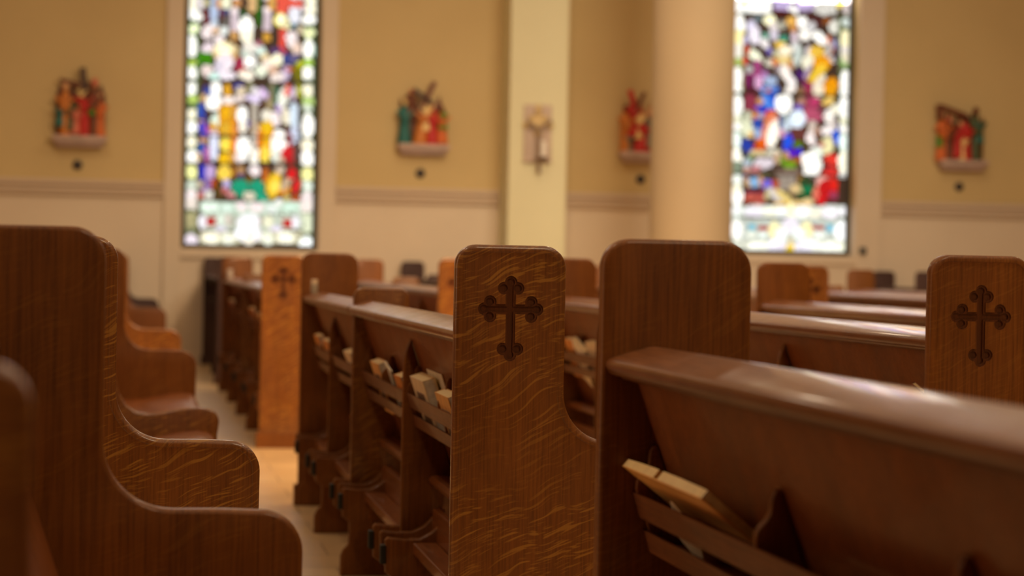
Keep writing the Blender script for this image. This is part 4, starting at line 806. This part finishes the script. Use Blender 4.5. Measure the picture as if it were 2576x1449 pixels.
bm = bmesh.new(); slab(bm, hw, .012, .011, .015, .098, base=.002); bm_obj('pages', bm, PAGE, root)
bm = bmesh.new(); slab(bm, -hw, -.012, .013, .015, .098, base=.002); bm_obj('pages', bm, PAGE, root)
bm = bmesh.new(); slab(bm, -hw-.0015, -hw-.0002, .0125, .0125, .097, base=.0022); bm_obj('page_ends', bm, GREYP, root)
bm = bmesh.new(); slab(bm, -hw-.003, hw+.003, .0018, .0018, .100, base=0); bm_obj('cover', bm, TANC, root)
# loose leaflet low in the same rack
ly = px_on_x(1700, 1350, Xb+.07)[0]
bm = bmesh.new(); box(bm, 0, .003, -.06, .06, -.02, .04)
o = bm_obj('leaflet', bm, PALE, None, (Xb+.090, ly, .634), 0); o.rotation_euler = (.3, -rec, 0)
tag(o, 'pale leaflet seen through the slats below the open songbook', 'leaflet')

# cans on the rails
def can(name, X, Y, Z, r, h, mat, top, lab, cat, grp=None):
    root = empty(name, (X, Y, Z)); tag(root, lab, cat, grp)
    bm = bmesh.new(); lathe(bm, [(r*.9, 0), (r, .003), (r, h*.62), (r*.9, h*.66)], 20); bm_obj('body', bm, mat, root)
    bm = bmesh.new(); lathe(bm, [(r*.82, h*.665), (r*.95, h*.68), (r*.95, h*.97), (r*.86, h)], 20); bm_obj('lid', bm, top, root)
def rail_top(u): return .889+u*sa+.003*ca, .008+u*ca-.003*sa
zr, xr = rail_top(.05)
m2 = PEWS['M2']; yj = px_on_x(790, 735, m2.location.x+.028+xr)[0]
can('jar', m2.location.x+.028+xr, yj, zr-.002, .0195, .062, plain('pale_jar', (.42, .38, .30), .3), plain('jar_lid', (.75, .62, .45), .4), 'small pale jar standing on the rail beside the plain tall end left of centre', 'jar')
d2 = PEWS['D2']; yj = px_on_x(578, 705, d2.location.x+xr)[0]
can('cup', d2.location.x+xr, yj, zr-.002, .024, .075, plain('pale_cup', (.55, .48, .42), .3), plain('cup_top', (.6, .52, .45), .4), 'small pale cup on the far rail at the left, before the orange pew end', 'cup')

# ------------------------------------------------------------------ light
def alight(name, loc, aim, size, power, color, sy=None, spread=180):
    d = bpy.data.lights.new(name, 'AREA'); d.energy = power; d.color = color; d.size = size
    if sy: d.shape = 'RECTANGLE'; d.size_y = sy
    d.spread = math.radians(spread)
    o = bpy.data.objects.new(name, d); C.objects.link(o); o.location = loc
    o.rotation_euler = (Vector(aim)-Vector(loc)).to_track_quat('-Z', 'Y').to_euler(); return o
WARM = (1, .72, .42); AMB = (1, .60, .28); DAY = (.92, .96, 1)
alight('ceiling_lamps', (2.5, 10, 8.3), (2.5, 10, 0), 12, 300, (1, .74, .46), 20, 150)  # added ceiling-wide soft fill to lift the floor and rail tops
alight('nave_floods', (5.0, 8.5, 5.0), (5.0, YW, 1.5), 4.0, 98, (1, .82, .60), 1.2, 80)  # added fill aimed at the far wall, no actual fixture
alight('pendant_lamp_aisle', (1.8, 9.4, 3.3), (1.7, 11.6, .55), .6, 46, AMB, None, 110)
alight('choir_lamps', (3.0, -2.5, 7.6), (1.5, 5.5, .3), 2.5, 84, (1, .72, .44), 2.5, 120)  # added fill from behind the camera for the near pew faces
alight('side_aisle_lamps', (-7.6, 5.0, 2.6), (1.0, 5.0, .7), 1.5, 100, (1, .68, .42), 9, 140)  # added warm fill from the left for pew backs and panel edges
alight('pendant_lamp_mid_block', (2.0, 6.4, 4.2), (1.8, 8.9, .7), .6, 26, AMB, None, 110)  # added warm fill to brighten the middle block's far ends
alight('pendant_lamp_far_block', (2.6, 14.0, 3.8), (2.6, 16.7, .7), .6, 34, AMB, None, 110)  # added warm fill to turn the far block's end panels more orange
for i, (x, y) in enumerate(((-1.5, 3.6), (3.2, 3.6), (-1.5, 10.3), (3.2, 10.3), (6.8, 10.3), (-1.5, 17), (3.2, 17), (6.8, 17))):
    alight('pendant_%d' % i, (x, y, 5.4), (x, y, 0), .3, 34, (1, .80, .56), None, 170)
w = bpy.data.worlds.new('world'); bpy.context.scene.world = w; w.use_nodes = True
w.node_tree.nodes['Background'].inputs[0].default_value = (.35, .42, .5, 1); w.node_tree.nodes['Background'].inputs[1].default_value = .3

sc = bpy.context.scene
sc.view_settings.view_transform = 'Standard'; sc.view_settings.look = 'None'; sc.view_settings.gamma = 1; sc.view_settings.exposure = 0
sc.view_settings.use_curve_mapping = False
sc.cycles.use_denoising = True
try: sc.cycles.denoiser = 'OPENIMAGEDENOISE'
except Exception: pass
sc.cycles.max_bounces = 8; sc.cycles.diffuse_bounces = 5; sc.cycles.glossy_bounces = 4
sc.cycles.caustics_reflective = False; sc.cycles.caustics_refractive = False; sc.cycles.sample_clamp_indirect = 6
